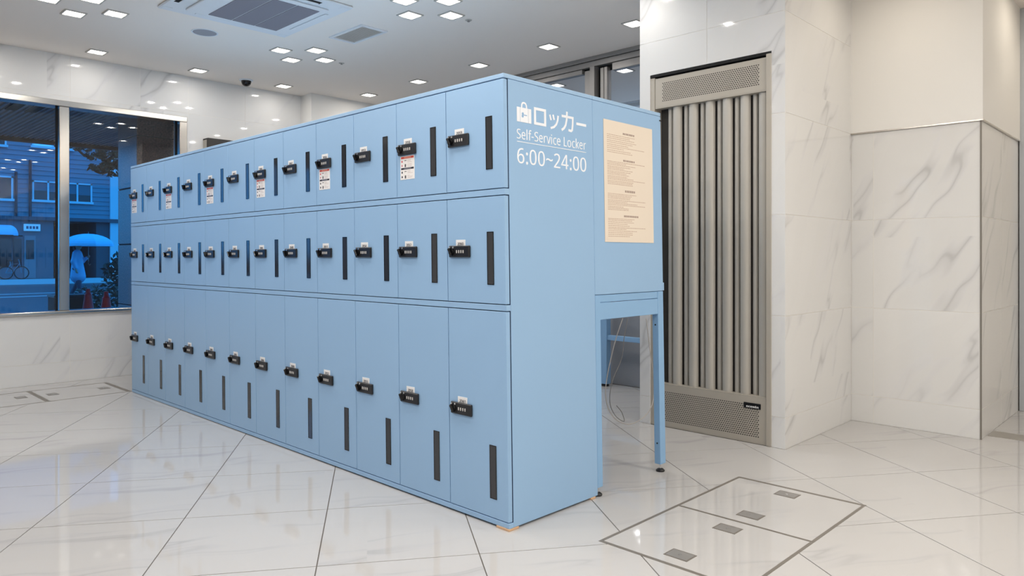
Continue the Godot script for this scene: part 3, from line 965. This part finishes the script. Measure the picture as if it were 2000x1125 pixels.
# ======================= lamps =======================
var cool_face: Material
var warm_face: Material
func downlight(x: float, z: float, label: String, group: String, warm := 0.0, power := 1.0, aim := Vector3(0, -1, 0)):
	var o := thing("downlight", label, "downlight", Vector3(x, CEIL, z), group)
	var col := Color(1.0, 0.975, 0.945).lerp(Color(1.0, 0.95, 0.875), warm)
	var st := begin()
	for q in [[Vector3(-0.064, -0.004, 0), Vector3(0.012, 0.008, 0.140)], [Vector3(0.064, -0.004, 0), Vector3(0.012, 0.008, 0.140)], [Vector3(0, -0.004, -0.064), Vector3(0.116, 0.008, 0.012)], [Vector3(0, -0.004, 0.064), Vector3(0.116, 0.008, 0.012)]]:
		add_box(st, q[0], q[1], 0.001)
	if not boxes.has("lamp trim"):
		boxes["lamp trim"] = st.commit()
		cool_face = emit(Color(1.0, 0.97, 0.93), 4.5)
		warm_face = emit(Color(1.0, 0.93, 0.84), 4.5)
	mi("trim", boxes["lamp trim"], M.vent, o)
	bx("lamp_face", Vector3(-0.058, -0.0035, -0.058), Vector3(0.058, -0.001, 0.058), warm_face if warm > 0.5 else cool_face, o)
	var l := AreaLight3D.new()
	l.name = "lamp_beam"
	l.light_color = col
	l.light_energy = 0.33 * power
	l.area_size = Vector2(0.056, 0.056)
	l.area_normalize_energy = true
	l.area_range = 14.0
	l.area_attenuation = 2.0
	l.shadow_enabled = true
	o.add_child(l)
	l.position = Vector3(0, -0.0045, 0)
	l.basis = Basis.looking_at(aim, Vector3(0, 0, 1))

func build_lamps():
	var arm := [[-0.208, 0.0, "west"], [0.208, 0.0, "east"], [0.0, -0.208, "north"], [0.0, 0.208, "south"]]
	var spots := {
		"0": ["leftmost light of the ceiling four at the top left corner", "rightmost light of the ceiling four at the top left corner", "lower light of the ceiling four at the top left corner", "upper light of the ceiling four at the top left corner"],
		"1": ["leftmost light of the ceiling four between speaker and vent", "rightmost light of the ceiling four between speaker and vent", "lowest light of the ceiling four between speaker and vent", "topmost light of the ceiling four between speaker and vent"],
		"2": ["upper left light of the ceiling four beyond the vent, cut by the top edge", "right light of the ceiling four beyond the vent, by the sprinkler", "left light of the ceiling four beyond the vent", "upper right light of the ceiling four beyond the vent, cut by the top edge"]}
	for i in range(1, 4):
		for j in 6:
			if i == 3 and j == 2:
				continue
			var cx := -1.85 + 1.684 * i
			var cz := -5.604 + 1.684 * j
			var key := "0" if i == 2 and j == 0 else "1" if i == 3 and j == 0 else "2" if i == 3 and j == 1 else ""
			for k in 4:
				var lab := "square recessed downlight out of the picture overhead"
				if key:
					lab = spots[key][k]
				downlight(cx + arm[k][0], cz + arm[k][1], lab, "downlights in fours" if key else "downlights overhead", 0.1 if j > 2 and i > 1 else 0.0, [0.6, 0.8, 1.35, 1.25, 1.0, 1.0][j] if i == 1 else [0.85, 0.95, 1.05, 1.05, 1.0, 1.0][j])
	var names := ["single downlight over the window wall nearest the left edge", "single downlight over the window wall left of the dome camera", "single downlight over the window wall right of the dome camera"]
	for k in 3:
		downlight([1.94, 2.79, 3.645][k], -6.765, names[k], "single downlights along the walls", 0.0, 0.34)
	for x in [1.09, 0.24, -0.61, -1.46]:
		downlight(x, -6.765, "single downlight over the window wall, out past the left edge", "downlights over the window wall", 0.0, 0.3)
	var back := ["single downlight in the far ceiling corner, just above the lockers", "single downlight second from the far ceiling corner", "single downlight third from the far ceiling corner, above the locker tops", "single downlight over the mirrored back window, beside the left pane", "single downlight beside the top of the marble pillar"]
	for k in 5:
		downlight(4.475, [-6.482, -5.637, -4.764, -3.932, -3.090][k], back[k], "single downlights along the walls", 0.0, 0.6)
	downlight(2.94, -2.59, "single downlight out of the picture above the cabinet end", "downlights overhead, single", 0.0, 0.8)
	downlight(3.70, -2.63, "single downlight out of the picture close to the pillar front", "downlights overhead, single", 0.0, 0.5)
	downlight(4.5, -1.32, "single downlight out of sight above the niche right of the pillar", "downlights over the entrance", 1.0, 0.40)
	downlight(5.6, -0.62, "single downlight out of sight above the doorway wall", "downlights over the entrance", 1.0, 0.62)
	downlight(5.4, 0.6, "single downlight out of sight inside the doorway", "downlights over the entrance", 1.0, 0.62)
	downlight(6.55, -0.3, "single downlight out of sight behind the glass door", "downlights over the entrance", 1.0, 0.62)

# ======================= outside =======================
const GY := -0.15
func part_grid(st: SurfaceTool, lo: Vector3, hi: Vector3):
	add_box(st, (lo + hi) / 2, hi - lo)

func build_outside():
	var asphalt := mat(Color(0.30, 0.33, 0.36), 0.35)
	var paving := mat(Color(0.34, 0.36, 0.38), 0.45)
	var paint := mat(Color(0.85, 0.87, 0.88), 0.5)
	var gr := struct("road")
	bx("asphalt", Vector3(-40, GY - 0.3, -37.5), Vector3(60, GY, -13.5), asphalt, gr)
	bx("lane_line", Vector3(-20, GY, -26.2), Vector3(40, GY + 0.006, -25.95), paint, gr)
	bx("lane_line", Vector3(-20, GY, -28.2), Vector3(40, GY + 0.006, -28.0), paint, gr)
	var nr := struct("pavement")
	bx("paving", Vector3(-40, GY - 0.3, -13.5), Vector3(-2.4, GY + 0.0, 30), paving, nr)
	bx("paving", Vector3(-2.4, GY - 0.3, -13.5), Vector3(40, GY + 0.0, ZL - 0.16), paving, nr)
	bx("kerb", Vector3(-20, GY, -37.8), Vector3(40, GY + 0.22, -37.5), paint, nr)
	bx("paving", Vector3(-30, GY - 0.1, -40.2), Vector3(50, GY + 0.18, -37.8), paving, nr)
	# canopy over the near pavement
	var so := struct("canopy")
	var soffit := mat(Color(0.62, 0.66, 0.70), 0.5)
	bx("soffit_board", Vector3(-2.4, 2.78, -12.1), Vector3(14, 3.1, ZL - 0.161), mat(Color(0.30, 0.33, 0.36), 0.7), so)
	bx("fascia", Vector3(-4, 2.70, -12.2), Vector3(14, 3.3, -12.1), mat(Color(0.2, 0.21, 0.22), 0.6), so)
	bx("soffit_board", Vector3(-6.5, 2.78, -12.1), Vector3(-2.41, 3.1, 4.0), mat(Color(0.30, 0.33, 0.36), 0.7), so)  # unseen west stretch, added to screen the street window from the sky
	var sl := begin()
	var x := 0.2
	while x < 5.4:
		part_grid(sl, Vector3(x, 2.75, -12.1), Vector3(x + 0.028, 2.779, ZL - 0.17))
		x += 0.06
	mi("soffit_slats", sl.commit(), soffit, so).set_meta("kind", "stuff")
	for q in [[1.93, -9.85], [2.12, -9.85]]:
		bx("diffuser_slot", Vector3(q[0] - 0.05, 2.742, q[1]), Vector3(q[0] + 0.06, 2.752, q[1] + 0.62), M.dark, so)
	var nb := struct("added_sky_blocker")  # unseen block added to the west to keep sky light out of the lobby
	bx("blocker_slab", Vector3(-9.5, GY, -20), Vector3(-8.5, 30, 24), mat(Color(0.30, 0.32, 0.35), 0.8), nb)
	# granite column under the canopy
	var gm := mat(Color(0.62, 0.50, 0.44), 0.3)
	var gt := NoiseTexture2D.new()
	gt.width = 256
	gt.height = 256
	gt.seamless = true
	var gn := FastNoiseLite.new()
	gn.seed = 4
	gn.frequency = 0.09
	gt.noise = gn
	var ramp := Gradient.new()
	ramp.colors = PackedColorArray([Color(0.55, 0.55, 0.55), Color(1, 1, 1)])
	gt.color_ramp = ramp
	gm.albedo_texture = gt
	gm.uv1_triplanar = true
	gm.uv1_scale = Vector3(2, 2, 2)
	var col := struct("column_1")
	for q in [[GY, 0.55], [0.56, 1.20], [1.21, 1.80], [1.81, 2.34], [2.35, 2.75]]:
		bx("granite_block", Vector3(2.70, q[0], -8.68), Vector3(4.2, q[1], -8.1), gm, col, 0.004)
	bx("joint_core", Vector3(2.708, GY, -8.672), Vector3(4.19, 2.75, -8.108), M.dark, col)
	# the building across the street
	var zf := -40.0
	var bd := thing("office_building", "pale lap-sided two-storey building across the street behind the window", "building", Vector3(12, GY, zf))
	var o := bd.position
	var side := mat(Color(0.42, 0.60, 0.66), 0.7)
	var trim := mat(Color(0.88, 0.92, 0.95), 0.5)
	var gl := mat(Color(0.10, 0.14, 0.17), 0.05)
	var glow := emit(Color(0.25, 0.62, 0.95), 0.55)
	bx("wall", Vector3(-10, 2.95, -8), Vector3(12, 17.0, 0), side, bd)
	bx("lower_wall", Vector3(-10, 0, -8), Vector3(-2.4, 2.95, -0.02), mat(Color(0.42, 0.46, 0.50), 0.7), bd)
	bx("lower_wall", Vector3(-0.55, 0, -8), Vector3(12, 2.95, -0.02), mat(Color(0.30, 0.33, 0.36), 0.7), bd)
	bx("shop_recess", Vector3(-2.4, 0, -8), Vector3(-0.55, 2.95, -3.0), M.dark, bd)
	bx("ledge", Vector3(-10, 2.93, -0.1), Vector3(12, 3.10, 0.22), mat(Color(0.30, 0.34, 0.38), 0.6), bd)
	var lap := begin()
	var y := 3.1
	while y < 9.0:
		part_grid(lap, Vector3(-10, y, 0), Vector3(0.55, y + 0.03, 0.035))
		y += 0.22
	mi("siding_laps", lap.commit(), side, bd).set_meta("kind", "stuff")
	bx("end_pilaster", Vector3(0.05, 0, 0), Vector3(0.55, 17.0, 0.12), trim, bd)
	# windows: x0, x1, y0, y1 (world), panes
	for q in [[8.705, 11.24, 3.70, 4.66, 4], [5.4, 7.95, 3.68, 4.78, 3], [8.70, 10.4, 6.25, 7.2, 2], [5.2, 7.7, 6.15, 7.2, 3]]:
		var n: int = q[4]
		var fr := begin()
		var x0: float = q[0] - o.x
		var x1: float = q[1] - o.x
		var y0: float = q[2] - o.y
		var y1: float = q[3] - o.y
		part_grid(fr, Vector3(x0, y1 - 0.07, 0), Vector3(x1, y1, 0.10))
		part_grid(fr, Vector3(x0 - 0.05, y0 - 0.05, 0), Vector3(x1 + 0.05, y0 + 0.06, 0.14))
		for k in n + 1:
			var xm := lerpf(x0, x1 - 0.07, float(k) / n)
			part_grid(fr, Vector3(xm, y0, 0), Vector3(xm + 0.07, y1, 0.10))
		var w := mi("window", fr.commit(), trim, bd)
		for k in n:
			bx("pane", Vector3(lerpf(x0, x1 - 0.07, float(k) / n) + 0.07, y0 + 0.06, 0.03), Vector3(lerpf(x0, x1 - 0.07, float(k + 1) / n), y1 - 0.07, 0.05), glow if q[2] == 6.25 and k == 0 else gl, w)
			if q[2] == 3.70:
				bx("blind", Vector3(lerpf(x0, x1 - 0.07, float(k) / n) + 0.07, lerpf(y0, y1, 0.52 - 0.04 * k), 0.051), Vector3(lerpf(x0, x1 - 0.07, float(k + 1) / n), y1 - 0.07, 0.056), mat(Color(0.36, 0.47, 0.52), 0.8), w)
	for q in [[8.056, 2.9, 5.0], [8.62, 2.7, 5.6]]:
		mi("downpipe", tube([Vector3(q[0] - o.x, q[1] - o.y, 0.12), Vector3(q[0] - o.x, q[2] - o.y, 0.12)], 0.06, 8), mat(Color(0.16, 0.19, 0.23), 0.6), bd)
	# shop front: door, sign, awning
	var dd := bx("door", Vector3(8.40 - o.x, 0.2, -0.02), Vector3(8.86 - o.x, 2.2, 0.03), mat(Color(0.5, 0.55, 0.58), 0.5), bd)
	bx("door_glass", Vector3(-0.16, -0.1, 0.025), Vector3(0.16, 0.8, 0.035), gl, dd)
	for q in [[7.3, 7.9], [7.98, 8.3]]:
		bx("shop_window", Vector3(q[0] - o.x, 0.75, -0.02), Vector3(q[1] - o.x, 2.05, 0.03), gl, bd)
	var sg := thing("shop_sign", "small lit pale sign above the shop door across the street", "sign", Vector3(8.7, 2.27, zf + 0.12))
	bx("sign_box", Vector3(-0.33, 0.0, -0.11), Vector3(0.33, 0.33, 0.0), emit(Color(0.35, 0.68, 0.95), 0.32), sg, 0.01)
	for k in 4:
		bx("sign_mark", Vector3(-0.24 + k * 0.13, 0.10, 0.001), Vector3(-0.15 + k * 0.13, 0.23, 0.004), mat(Color(0.2, 0.35, 0.5), 0.6), sg)
	var aw := thing("awning", "pale blue rounded awning over the shop window at the left edge", "awning", Vector3(7.35, 2.03, zf + 0.03))
	var an := begin()
	for k in 8:
		var a0 := PI / 2 * k / 8
		var a1 := PI / 2 * (k + 1) / 8
		for s in [[-1.0, 0.55]]:
			quad(an, Vector3(-1.0, 0.5 * sin(a0), 0.75 * cos(a0)), Vector3(0.45 * 1.0, 0.5 * sin(a0), 0.75 * cos(a0)), Vector3(0.45, 0.5 * sin(a1), 0.75 * cos(a1)), Vector3(-1.0, 0.5 * sin(a1), 0.75 * cos(a1)), Vector3(0, sin((a0 + a1) / 2), cos((a0 + a1) / 2)))
		for m in 6:
			var b0 := PI / 2 * m / 6
			var b1 := PI / 2 * (m + 1) / 6
			var f := func(a: float, b: float): return Vector3(0.45 + 0.34 * cos(a) * sin(b), 0.5 * sin(a), 0.75 * cos(a) * cos(b))
			var mid: Vector3 = f.call((a0 + a1) / 2, (b0 + b1) / 2) - Vector3(0.45, 0, 0)
			quad(an, f.call(a0, b0), f.call(a0, b1), f.call(a1, b1), f.call(a1, b0), mid.normalized())
	var cloth := mat(Color(0.55, 0.86, 0.98), 0.7)
	cloth.cull_mode = BaseMaterial3D.CULL_DISABLED
	mi("canopy_cloth", an.commit(), cloth, aw)
	mi("front_bar", tube([Vector3(-1.0, 0, 0.75), Vector3(0.45, 0, 0.75), Vector3(0.95, 0, 0.1)], 0.03, 6), M.dark, aw)
	# a bicycle below the awning, just two wheels and a frame at this size
	var bk := thing("bicycle", "small parked bicycle below the rounded awning across the street", "bicycle", Vector3(7.75, 0.03, zf + 1.2))
	for sx in [-0.3, 0.3]:
		var ring := []
		for k in 17:
			ring.append(Vector3(sx + 0.28 * cos(TAU * k / 16), 0.31 + 0.28 * sin(TAU * k / 16), 0))
		mi("wheel", tube(ring, 0.025, 6), M.dark, bk)
	var bf := begin()
	add_tube(bf, [Vector3(-0.3, 0.31, 0), Vector3(-0.05, 0.31, 0), Vector3(0.22, 0.72, 0), Vector3(-0.12, 0.70, 0), Vector3(-0.05, 0.31, 0)], 0.02, 6)
	add_tube(bf, [Vector3(0.3, 0.31, 0), Vector3(0.2, 0.86, 0), Vector3(0.14, 0.9, 0.2)], 0.02, 6)
	add_tube(bf, [Vector3(-0.3, 0.31, 0), Vector3(-0.12, 0.7, 0), Vector3(-0.14, 0.84, 0)], 0.02, 6)
	mi("frame", bf.commit(), mat(Color(0.35, 0.55, 0.62), 0.4), bk)
	bx("saddle", Vector3(-0.24, 0.83, -0.06), Vector3(-0.04, 0.88, 0.06), M.dark, bk, 0.02)
	# cones, planter, shrubs, pine
	var red := mat(Color(0.78, 0.10, 0.16), 0.5)
	red.emission_enabled = false
	var cl := ["red traffic cone outside the window, nearer the mullion", "red traffic cone outside the window, nearer the granite column"]
	for k in 2:
		var c := thing("traffic_cone", cl[k], "cone", [Vector3(3.325, GY, -12.0), Vector3(3.235, GY, -10.88)][k], "traffic cones")
		mi("cone_body", lathe([Vector2(0.15, 0.03), Vector2(0.135, 0.05), Vector2(0.052, 0.62), Vector2(0.05, 0.66), Vector2(0.032, 0.69), Vector2(0.028, 0.745), Vector2(0.0, 0.75)], 20), red, c)
		bx("cone_base", Vector3(-0.18, 0, -0.18), Vector3(0.18, 0.032, 0.18), red, c, 0.01)
	var pb := thing("planter_box", "black planter box outside the window beside the cones", "planter", Vector3(3.23, GY, -12.75))
	bx("box", Vector3(-0.2, 0, -0.2), Vector3(0.28, 0.62, 0.2), M.dark, pb, 0.01)
	bx("rim", Vector3(-0.21, 0.6, -0.21), Vector3(0.29, 0.64, 0.21), M.black, pb, 0.006)
	foliage_thing("shrub", "dark rounded shrub outside beside the granite column", "shrub", Vector3(6.6, GY, -20.0), Vector3(0.75, 0.65, 0.6), 0.75, 900, Color(0.10, 0.20, 0.15), 0.09, "street shrubs")
	foliage_thing("shrub", "low dark shrub outside behind the traffic cones", "shrub", Vector3(4.55, GY, -15.4), Vector3(0.75, 0.32, 0.4), 0.38, 600, Color(0.10, 0.22, 0.13), 0.06, "street shrubs")
	pine()
	pedestrian()

func foliage(st: SurfaceTool, c: Vector3, r: Vector3, n: int, leaf: float):
	for k in n:
		var d := Vector3(rng.randfn(), rng.randfn(), rng.randfn()).normalized() * pow(rng.randf(), 0.4)
		var p := c + d * r
		var b := Basis.from_euler(Vector3(rng.randf() * TAU, rng.randf() * TAU, rng.randf() * TAU))
		var s := leaf * rng.randf_range(0.6, 1.2)
		tri(st, p + b * Vector3(-s, 0, 0), p + b * Vector3(0, 0, s * 0.45), p + b * Vector3(s, 0, 0), b.y)
		tri(st, p + b * Vector3(-s, 0, 0), p + b * Vector3(0, 0, -s * 0.45), p + b * Vector3(s, 0, 0), b.y)

func foliage_thing(called: String, label: String, category: String, at: Vector3, r: Vector3, lift: float, n: int, col: Color, leaf: float, group: String):
	var o := thing(called, label, category, at, group)
	var m := mat(col, 0.6)
	m.cull_mode = BaseMaterial3D.CULL_DISABLED
	var st := begin()
	foliage(st, Vector3(0, lift, 0), r, n, leaf)
	mi("foliage", st.commit(), m, o).set_meta("kind", "stuff")
	var sm := begin()
	for k in 5:
		var a := TAU * k / 5
		add_tube(sm, [Vector3(cos(a) * 0.05, 0, sin(a) * 0.05), Vector3(cos(a) * r.x * 0.4, lift, sin(a) * r.z * 0.4)], 0.02, 5, 0.008)
	mi("stem", sm.commit(), mat(Color(0.2, 0.15, 0.11), 0.8), o)

func pine():
	var z := -17.0
	var base := Vector3(5.446, 0.418, -17.00)
	var o := thing("pine_tree", "pine with drooping olive branches outside beside the granite column", "tree", Vector3(base.x, GY, z))
	var p := o.position
	var bark := mat(Color(0.16, 0.12, 0.10), 0.85)
	mi("trunk", tube([Vector3(0, 0, 0), Vector3(0.06, 1.6, 0), Vector3(0.0, 3.2, 0.05), Vector3(0.1, 5.2, 0)], 0.13, 10, 0.06), bark, o)
	var nm := mat(Color(0.23, 0.24, 0.15), 0.7)
	nm.cull_mode = BaseMaterial3D.CULL_DISABLED
	var bs := [[Vector3(5.488, 3.673, -17.00), Vector3(5.031, 3.357, -17.00), Vector3(4.709, 3.172, -17.00), Vector3(4.480, 3.341, -17.00)], [Vector3(5.488, 3.316, -17.00), Vector3(5.202, 3.045, -17.00), Vector3(4.982, 2.850, -17.00), Vector3(4.786, 2.921, -17.00)], [Vector3(5.508, 3.541, -17.00), Vector3(5.242, 3.291, -17.00), Vector3(5.031, 3.095, -17.00)]]
	for q in bs:
		var pts := []
		for e in q:
			pts.append(e - p)
		pts[0] = Vector3(0.03, pts[0].y, 0)
		var br := mi("branch", tube(curve(pts), 0.05, 7, 0.018), bark, o)
		var st := begin()
		for i in range(1, pts.size()):
			foliage(st, pts[i] + Vector3(0.12, 0.02, 0), Vector3(0.26, 0.09, 0.2), 70, 0.06)
		foliage(st, (pts[1] + pts[2]) / 2 + Vector3(0.05, 0.06, 0), Vector3(0.3, 0.07, 0.2), 60, 0.06)
		mi("needles", st.commit(), nm, br).set_meta("kind", "stuff")

# a smooth union of tapered capsules [a, ra, b, rb], meshed as surface nets
func flesh(bones: Array, cell: float, blend: float) -> ArrayMesh:
	var lo := Vector3(1e9, 1e9, 1e9)
	var hi := -lo
	for b in bones:
		for e in [0, 2]:
			var q: Vector3 = b[e]
			var r: float = b[e + 1] + cell * 2.0
			lo = lo.min(q - Vector3(r, r, r))
			hi = hi.max(q + Vector3(r, r, r))
	var n := Vector3i(((hi - lo) / cell).ceil()) + Vector3i(1, 1, 1)
	var val := PackedFloat32Array()
	val.resize(n.x * n.y * n.z)
	var idx := func(x: int, y: int, z: int): return x + n.x * (y + n.y * z)
	for z in n.z:
		for y in n.y:
			for x in n.x:
				var p := lo + Vector3(x, y, z) * cell
				var d := 1e3
				for b in bones:
					var a: Vector3 = b[0]
					var ab: Vector3 = b[2] - a
					var t := clampf((p - a).dot(ab) / maxf(ab.length_squared(), 1e-9), 0, 1)
					var e := p.distance_to(a + ab * t) - lerpf(b[1], b[3], t)
					var h := clampf(0.5 + 0.5 * (d - e) / blend, 0, 1)
					d = lerpf(d, e, h) - blend * h * (1 - h)
				val[x + n.x * (y + n.y * z)] = d
	var vert := {}
	var pos := PackedVector3Array()
	for z in n.z - 1:
		for y in n.y - 1:
			for x in n.x - 1:
				var s := Vector3.ZERO
				var c := 0
				for e in [[0, 0, 0, 1, 0, 0], [0, 1, 0, 1, 1, 0], [0, 0, 1, 1, 0, 1], [0, 1, 1, 1, 1, 1], [0, 0, 0, 0, 1, 0], [1, 0, 0, 1, 1, 0], [0, 0, 1, 0, 1, 1], [1, 0, 1, 1, 1, 1], [0, 0, 0, 0, 0, 1], [1, 0, 0, 1, 0, 1], [0, 1, 0, 0, 1, 1], [1, 1, 0, 1, 1, 1]]:
					var a: float = val[x + e[0] + n.x * (y + e[1] + n.y * (z + e[2]))]
					var b: float = val[x + e[3] + n.x * (y + e[4] + n.y * (z + e[5]))]
					if (a < 0) != (b < 0):
						s += Vector3(x + e[0], y + e[1], z + e[2]).lerp(Vector3(x + e[3], y + e[4], z + e[5]), a / (a - b))
						c += 1
				if c:
					vert[x + n.x * (y + n.y * z)] = pos.size()
					pos.append(lo + s / c * cell)
	var st := begin()
	st.set_smooth_group(0)
	for q in pos:
		st.add_vertex(q)
	for z in range(1, n.z - 1):
		for y in range(1, n.y - 1):
			for x in range(1, n.x - 1):
				var a := val[x + n.x * (y + n.y * z)]
				for ax in 3:
					var d := Vector3i.ZERO
					d[ax] = 1
					var b := val[x + d.x + n.x * (y + d.y + n.y * (z + d.z))]
					if (a < 0) == (b < 0):
						continue
					var u := Vector3i.ZERO
					u[(ax + 1) % 3] = 1
					var w := Vector3i.ZERO
					w[(ax + 2) % 3] = 1
					var k := []
					for q in [Vector3i.ZERO, u, u + w, w]:
						k.append(vert[x - q.x + n.x * (y - q.y + n.y * (z - q.z))])
					if a > 0:
						k.reverse()
					for t in [0, 2, 1, 0, 3, 2]:
						st.add_index(k[t])
	st.generate_normals()
	return st.commit()

func pedestrian():
	var at := Vector3(6.55, GY, -24.7)
	var o := thing("person", "pedestrian in a pale blue raincoat walking under a pale umbrella outside", "person", at)
	o.rotation.y = 0.9
	var skin := mat(Color(0.78, 0.60, 0.50), 0.6)
	var sh := Vector3(0, 1.33, 0)
	var body := [[Vector3(0, 1.38, 0.01), 0.05, Vector3(0, 1.45, 0.02), 0.05], [Vector3(0, 1.52, 0.02), 0.085, Vector3(0, 1.57, 0.0), 0.085], [Vector3(0, 1.46, 0.05), 0.045, Vector3(0, 1.50, 0.06), 0.06], [Vector3(0, 1.515, 0.10), 0.013, Vector3(0, 1.49, 0.112), 0.016],
		[Vector3(-0.09, 1.53, 0.0), 0.016, Vector3(-0.09, 1.50, 0.0), 0.014], [Vector3(0.09, 1.53, 0.0), 0.016, Vector3(0.09, 1.50, 0.0), 0.014],
		[Vector3(0, 1.38, 0), 0.06, Vector3(0, 0.95, 0), 0.11], [Vector3(-0.16, 1.32, 0), 0.04, Vector3(-0.2, 1.07, -0.03), 0.035], [Vector3(-0.2, 1.07, -0.03), 0.034, Vector3(-0.19, 0.84, 0.05), 0.024],
		[Vector3(0.16, 1.32, 0), 0.04, Vector3(0.2, 1.08, 0.06), 0.035], [Vector3(0.2, 1.08, 0.06), 0.034, Vector3(0.13, 1.2, 0.24), 0.024],
		[Vector3(-0.09, 0.9, 0), 0.08, Vector3(-0.09, 0.48, 0.08), 0.055], [Vector3(-0.09, 0.48, 0.08), 0.05, Vector3(-0.09, 0.09, 0.14), 0.035], [Vector3(0.09, 0.9, 0), 0.08, Vector3(0.09, 0.48, 0.0), 0.055], [Vector3(0.09, 0.48, 0.0), 0.05, Vector3(0.09, 0.10, -0.2), 0.035]]
	for s in [[Vector3(-0.19, 0.82, 0.055), Vector3(0, -1, 0.25), 1.0], [Vector3(0.128, 1.215, 0.255), Vector3(-0.5, 0.3, 0.6), -1.0]]:
		var c: Vector3 = s[0]
		var d: Vector3 = s[1].normalized()
		var across := d.cross(Vector3(1, 0.2, 0)).normalized()
		body.append([c, 0.024, c + d * 0.06, 0.026])
		for k in 4:
			var f := c + d * 0.065 + across * (k - 1.5) * 0.017
			body.append([f, 0.009, f + (d + Vector3(s[2] * 0.5, 0, 0)).normalized() * (0.05 + 0.008 * (1.5 - absf(k - 1.5))), 0.007])
		body.append([c + d * 0.02 - across * 0.022, 0.010, c + d * 0.055 - across * 0.05, 0.008])
	mi("body", flesh(body, 0.018, 0.02), skin, o)
	mi("raincoat", flesh([[sh + Vector3(0, 0.02, 0), 0.1, Vector3(0, 1.1, 0), 0.145], [Vector3(0, 1.1, 0), 0.145, Vector3(0, 0.62, 0.02), 0.21], [Vector3(-0.13, 1.33, 0), 0.075, Vector3(-0.2, 1.07, -0.03), 0.065], [Vector3(-0.2, 1.07, -0.03), 0.065, Vector3(-0.19, 0.88, 0.04), 0.05], [Vector3(0.13, 1.33, 0), 0.075, Vector3(0.2, 1.08, 0.06), 0.065], [Vector3(0.2, 1.08, 0.06), 0.065, Vector3(0.14, 1.18, 0.21), 0.05]], 0.03, 0.04), mat(Color(0.45, 0.72, 0.85), 0.5), o)
	mi("trousers", flesh([[Vector3(-0.09, 0.85, 0), 0.1, Vector3(-0.09, 0.48, 0.08), 0.075], [Vector3(-0.09, 0.48, 0.08), 0.07, Vector3(-0.09, 0.12, 0.135), 0.055], [Vector3(0.09, 0.85, 0), 0.1, Vector3(0.09, 0.48, 0.0), 0.075], [Vector3(0.09, 0.48, 0.0), 0.07, Vector3(0.09, 0.13, -0.19), 0.055]], 0.03, 0.03), mat(Color(0.2, 0.26, 0.33), 0.7), o)
	mi("hair", flesh([[Vector3(0, 1.555, -0.02), 0.097, Vector3(0, 1.58, 0.01), 0.09], [Vector3(0, 1.53, -0.06), 0.07, Vector3(0, 1.44, -0.06), 0.06]], 0.022, 0.03), mat(Color(0.06, 0.05, 0.05), 0.6), o)
	for q in [[-0.09, 0.14, 0.0], [0.09, -0.2, 0.03]]:
		mi("shoe", flesh([[Vector3(q[0], 0.05 + q[2], q[1] - 0.03), 0.045, Vector3(q[0], 0.038 + q[2] * 0.5, q[1] + 0.14), 0.036]], 0.02, 0.02), mat(Color(0.1, 0.1, 0.12), 0.5), o)
	var um := thing("umbrella", "pale blue umbrella held open by the pedestrian outside the window", "umbrella", at + Vector3(0.30, 1.20, 0.0))
	var cloth := mat(Color(0.55, 0.86, 0.98), 0.6)
	cloth.cull_mode = BaseMaterial3D.CULL_DISABLED
	cloth.backlight_enabled = true
	cloth.backlight = Color(0.4, 0.4, 0.4)
	var pr := []
	for k in 9:
		var a := PI / 2 * k / 8
		pr.append(Vector2(0.72 * sin(a), 0.34 + 0.38 * cos(a)))
	pr.reverse()
	mi("canopy_cloth", lathe(pr, 8), cloth, um)
	mi("shaft", tube([Vector3(0, -0.12, 0), Vector3(0, 0.78, 0)], 0.009, 6), M.alu, um)
	mi("handle", tube(curve([Vector3(0, -0.12, 0), Vector3(0, -0.2, 0), Vector3(0.03, -0.235, 0), Vector3(0.06, -0.2, 0)]), 0.013, 6), M.black, um)
	for k in 8:
		var a := TAU * k / 8
		mi("rib", tube([Vector3(0, 0.52, 0), Vector3(cos(a) * 0.5, 0.58, sin(a) * 0.5)], 0.005, 4), M.alu, um)
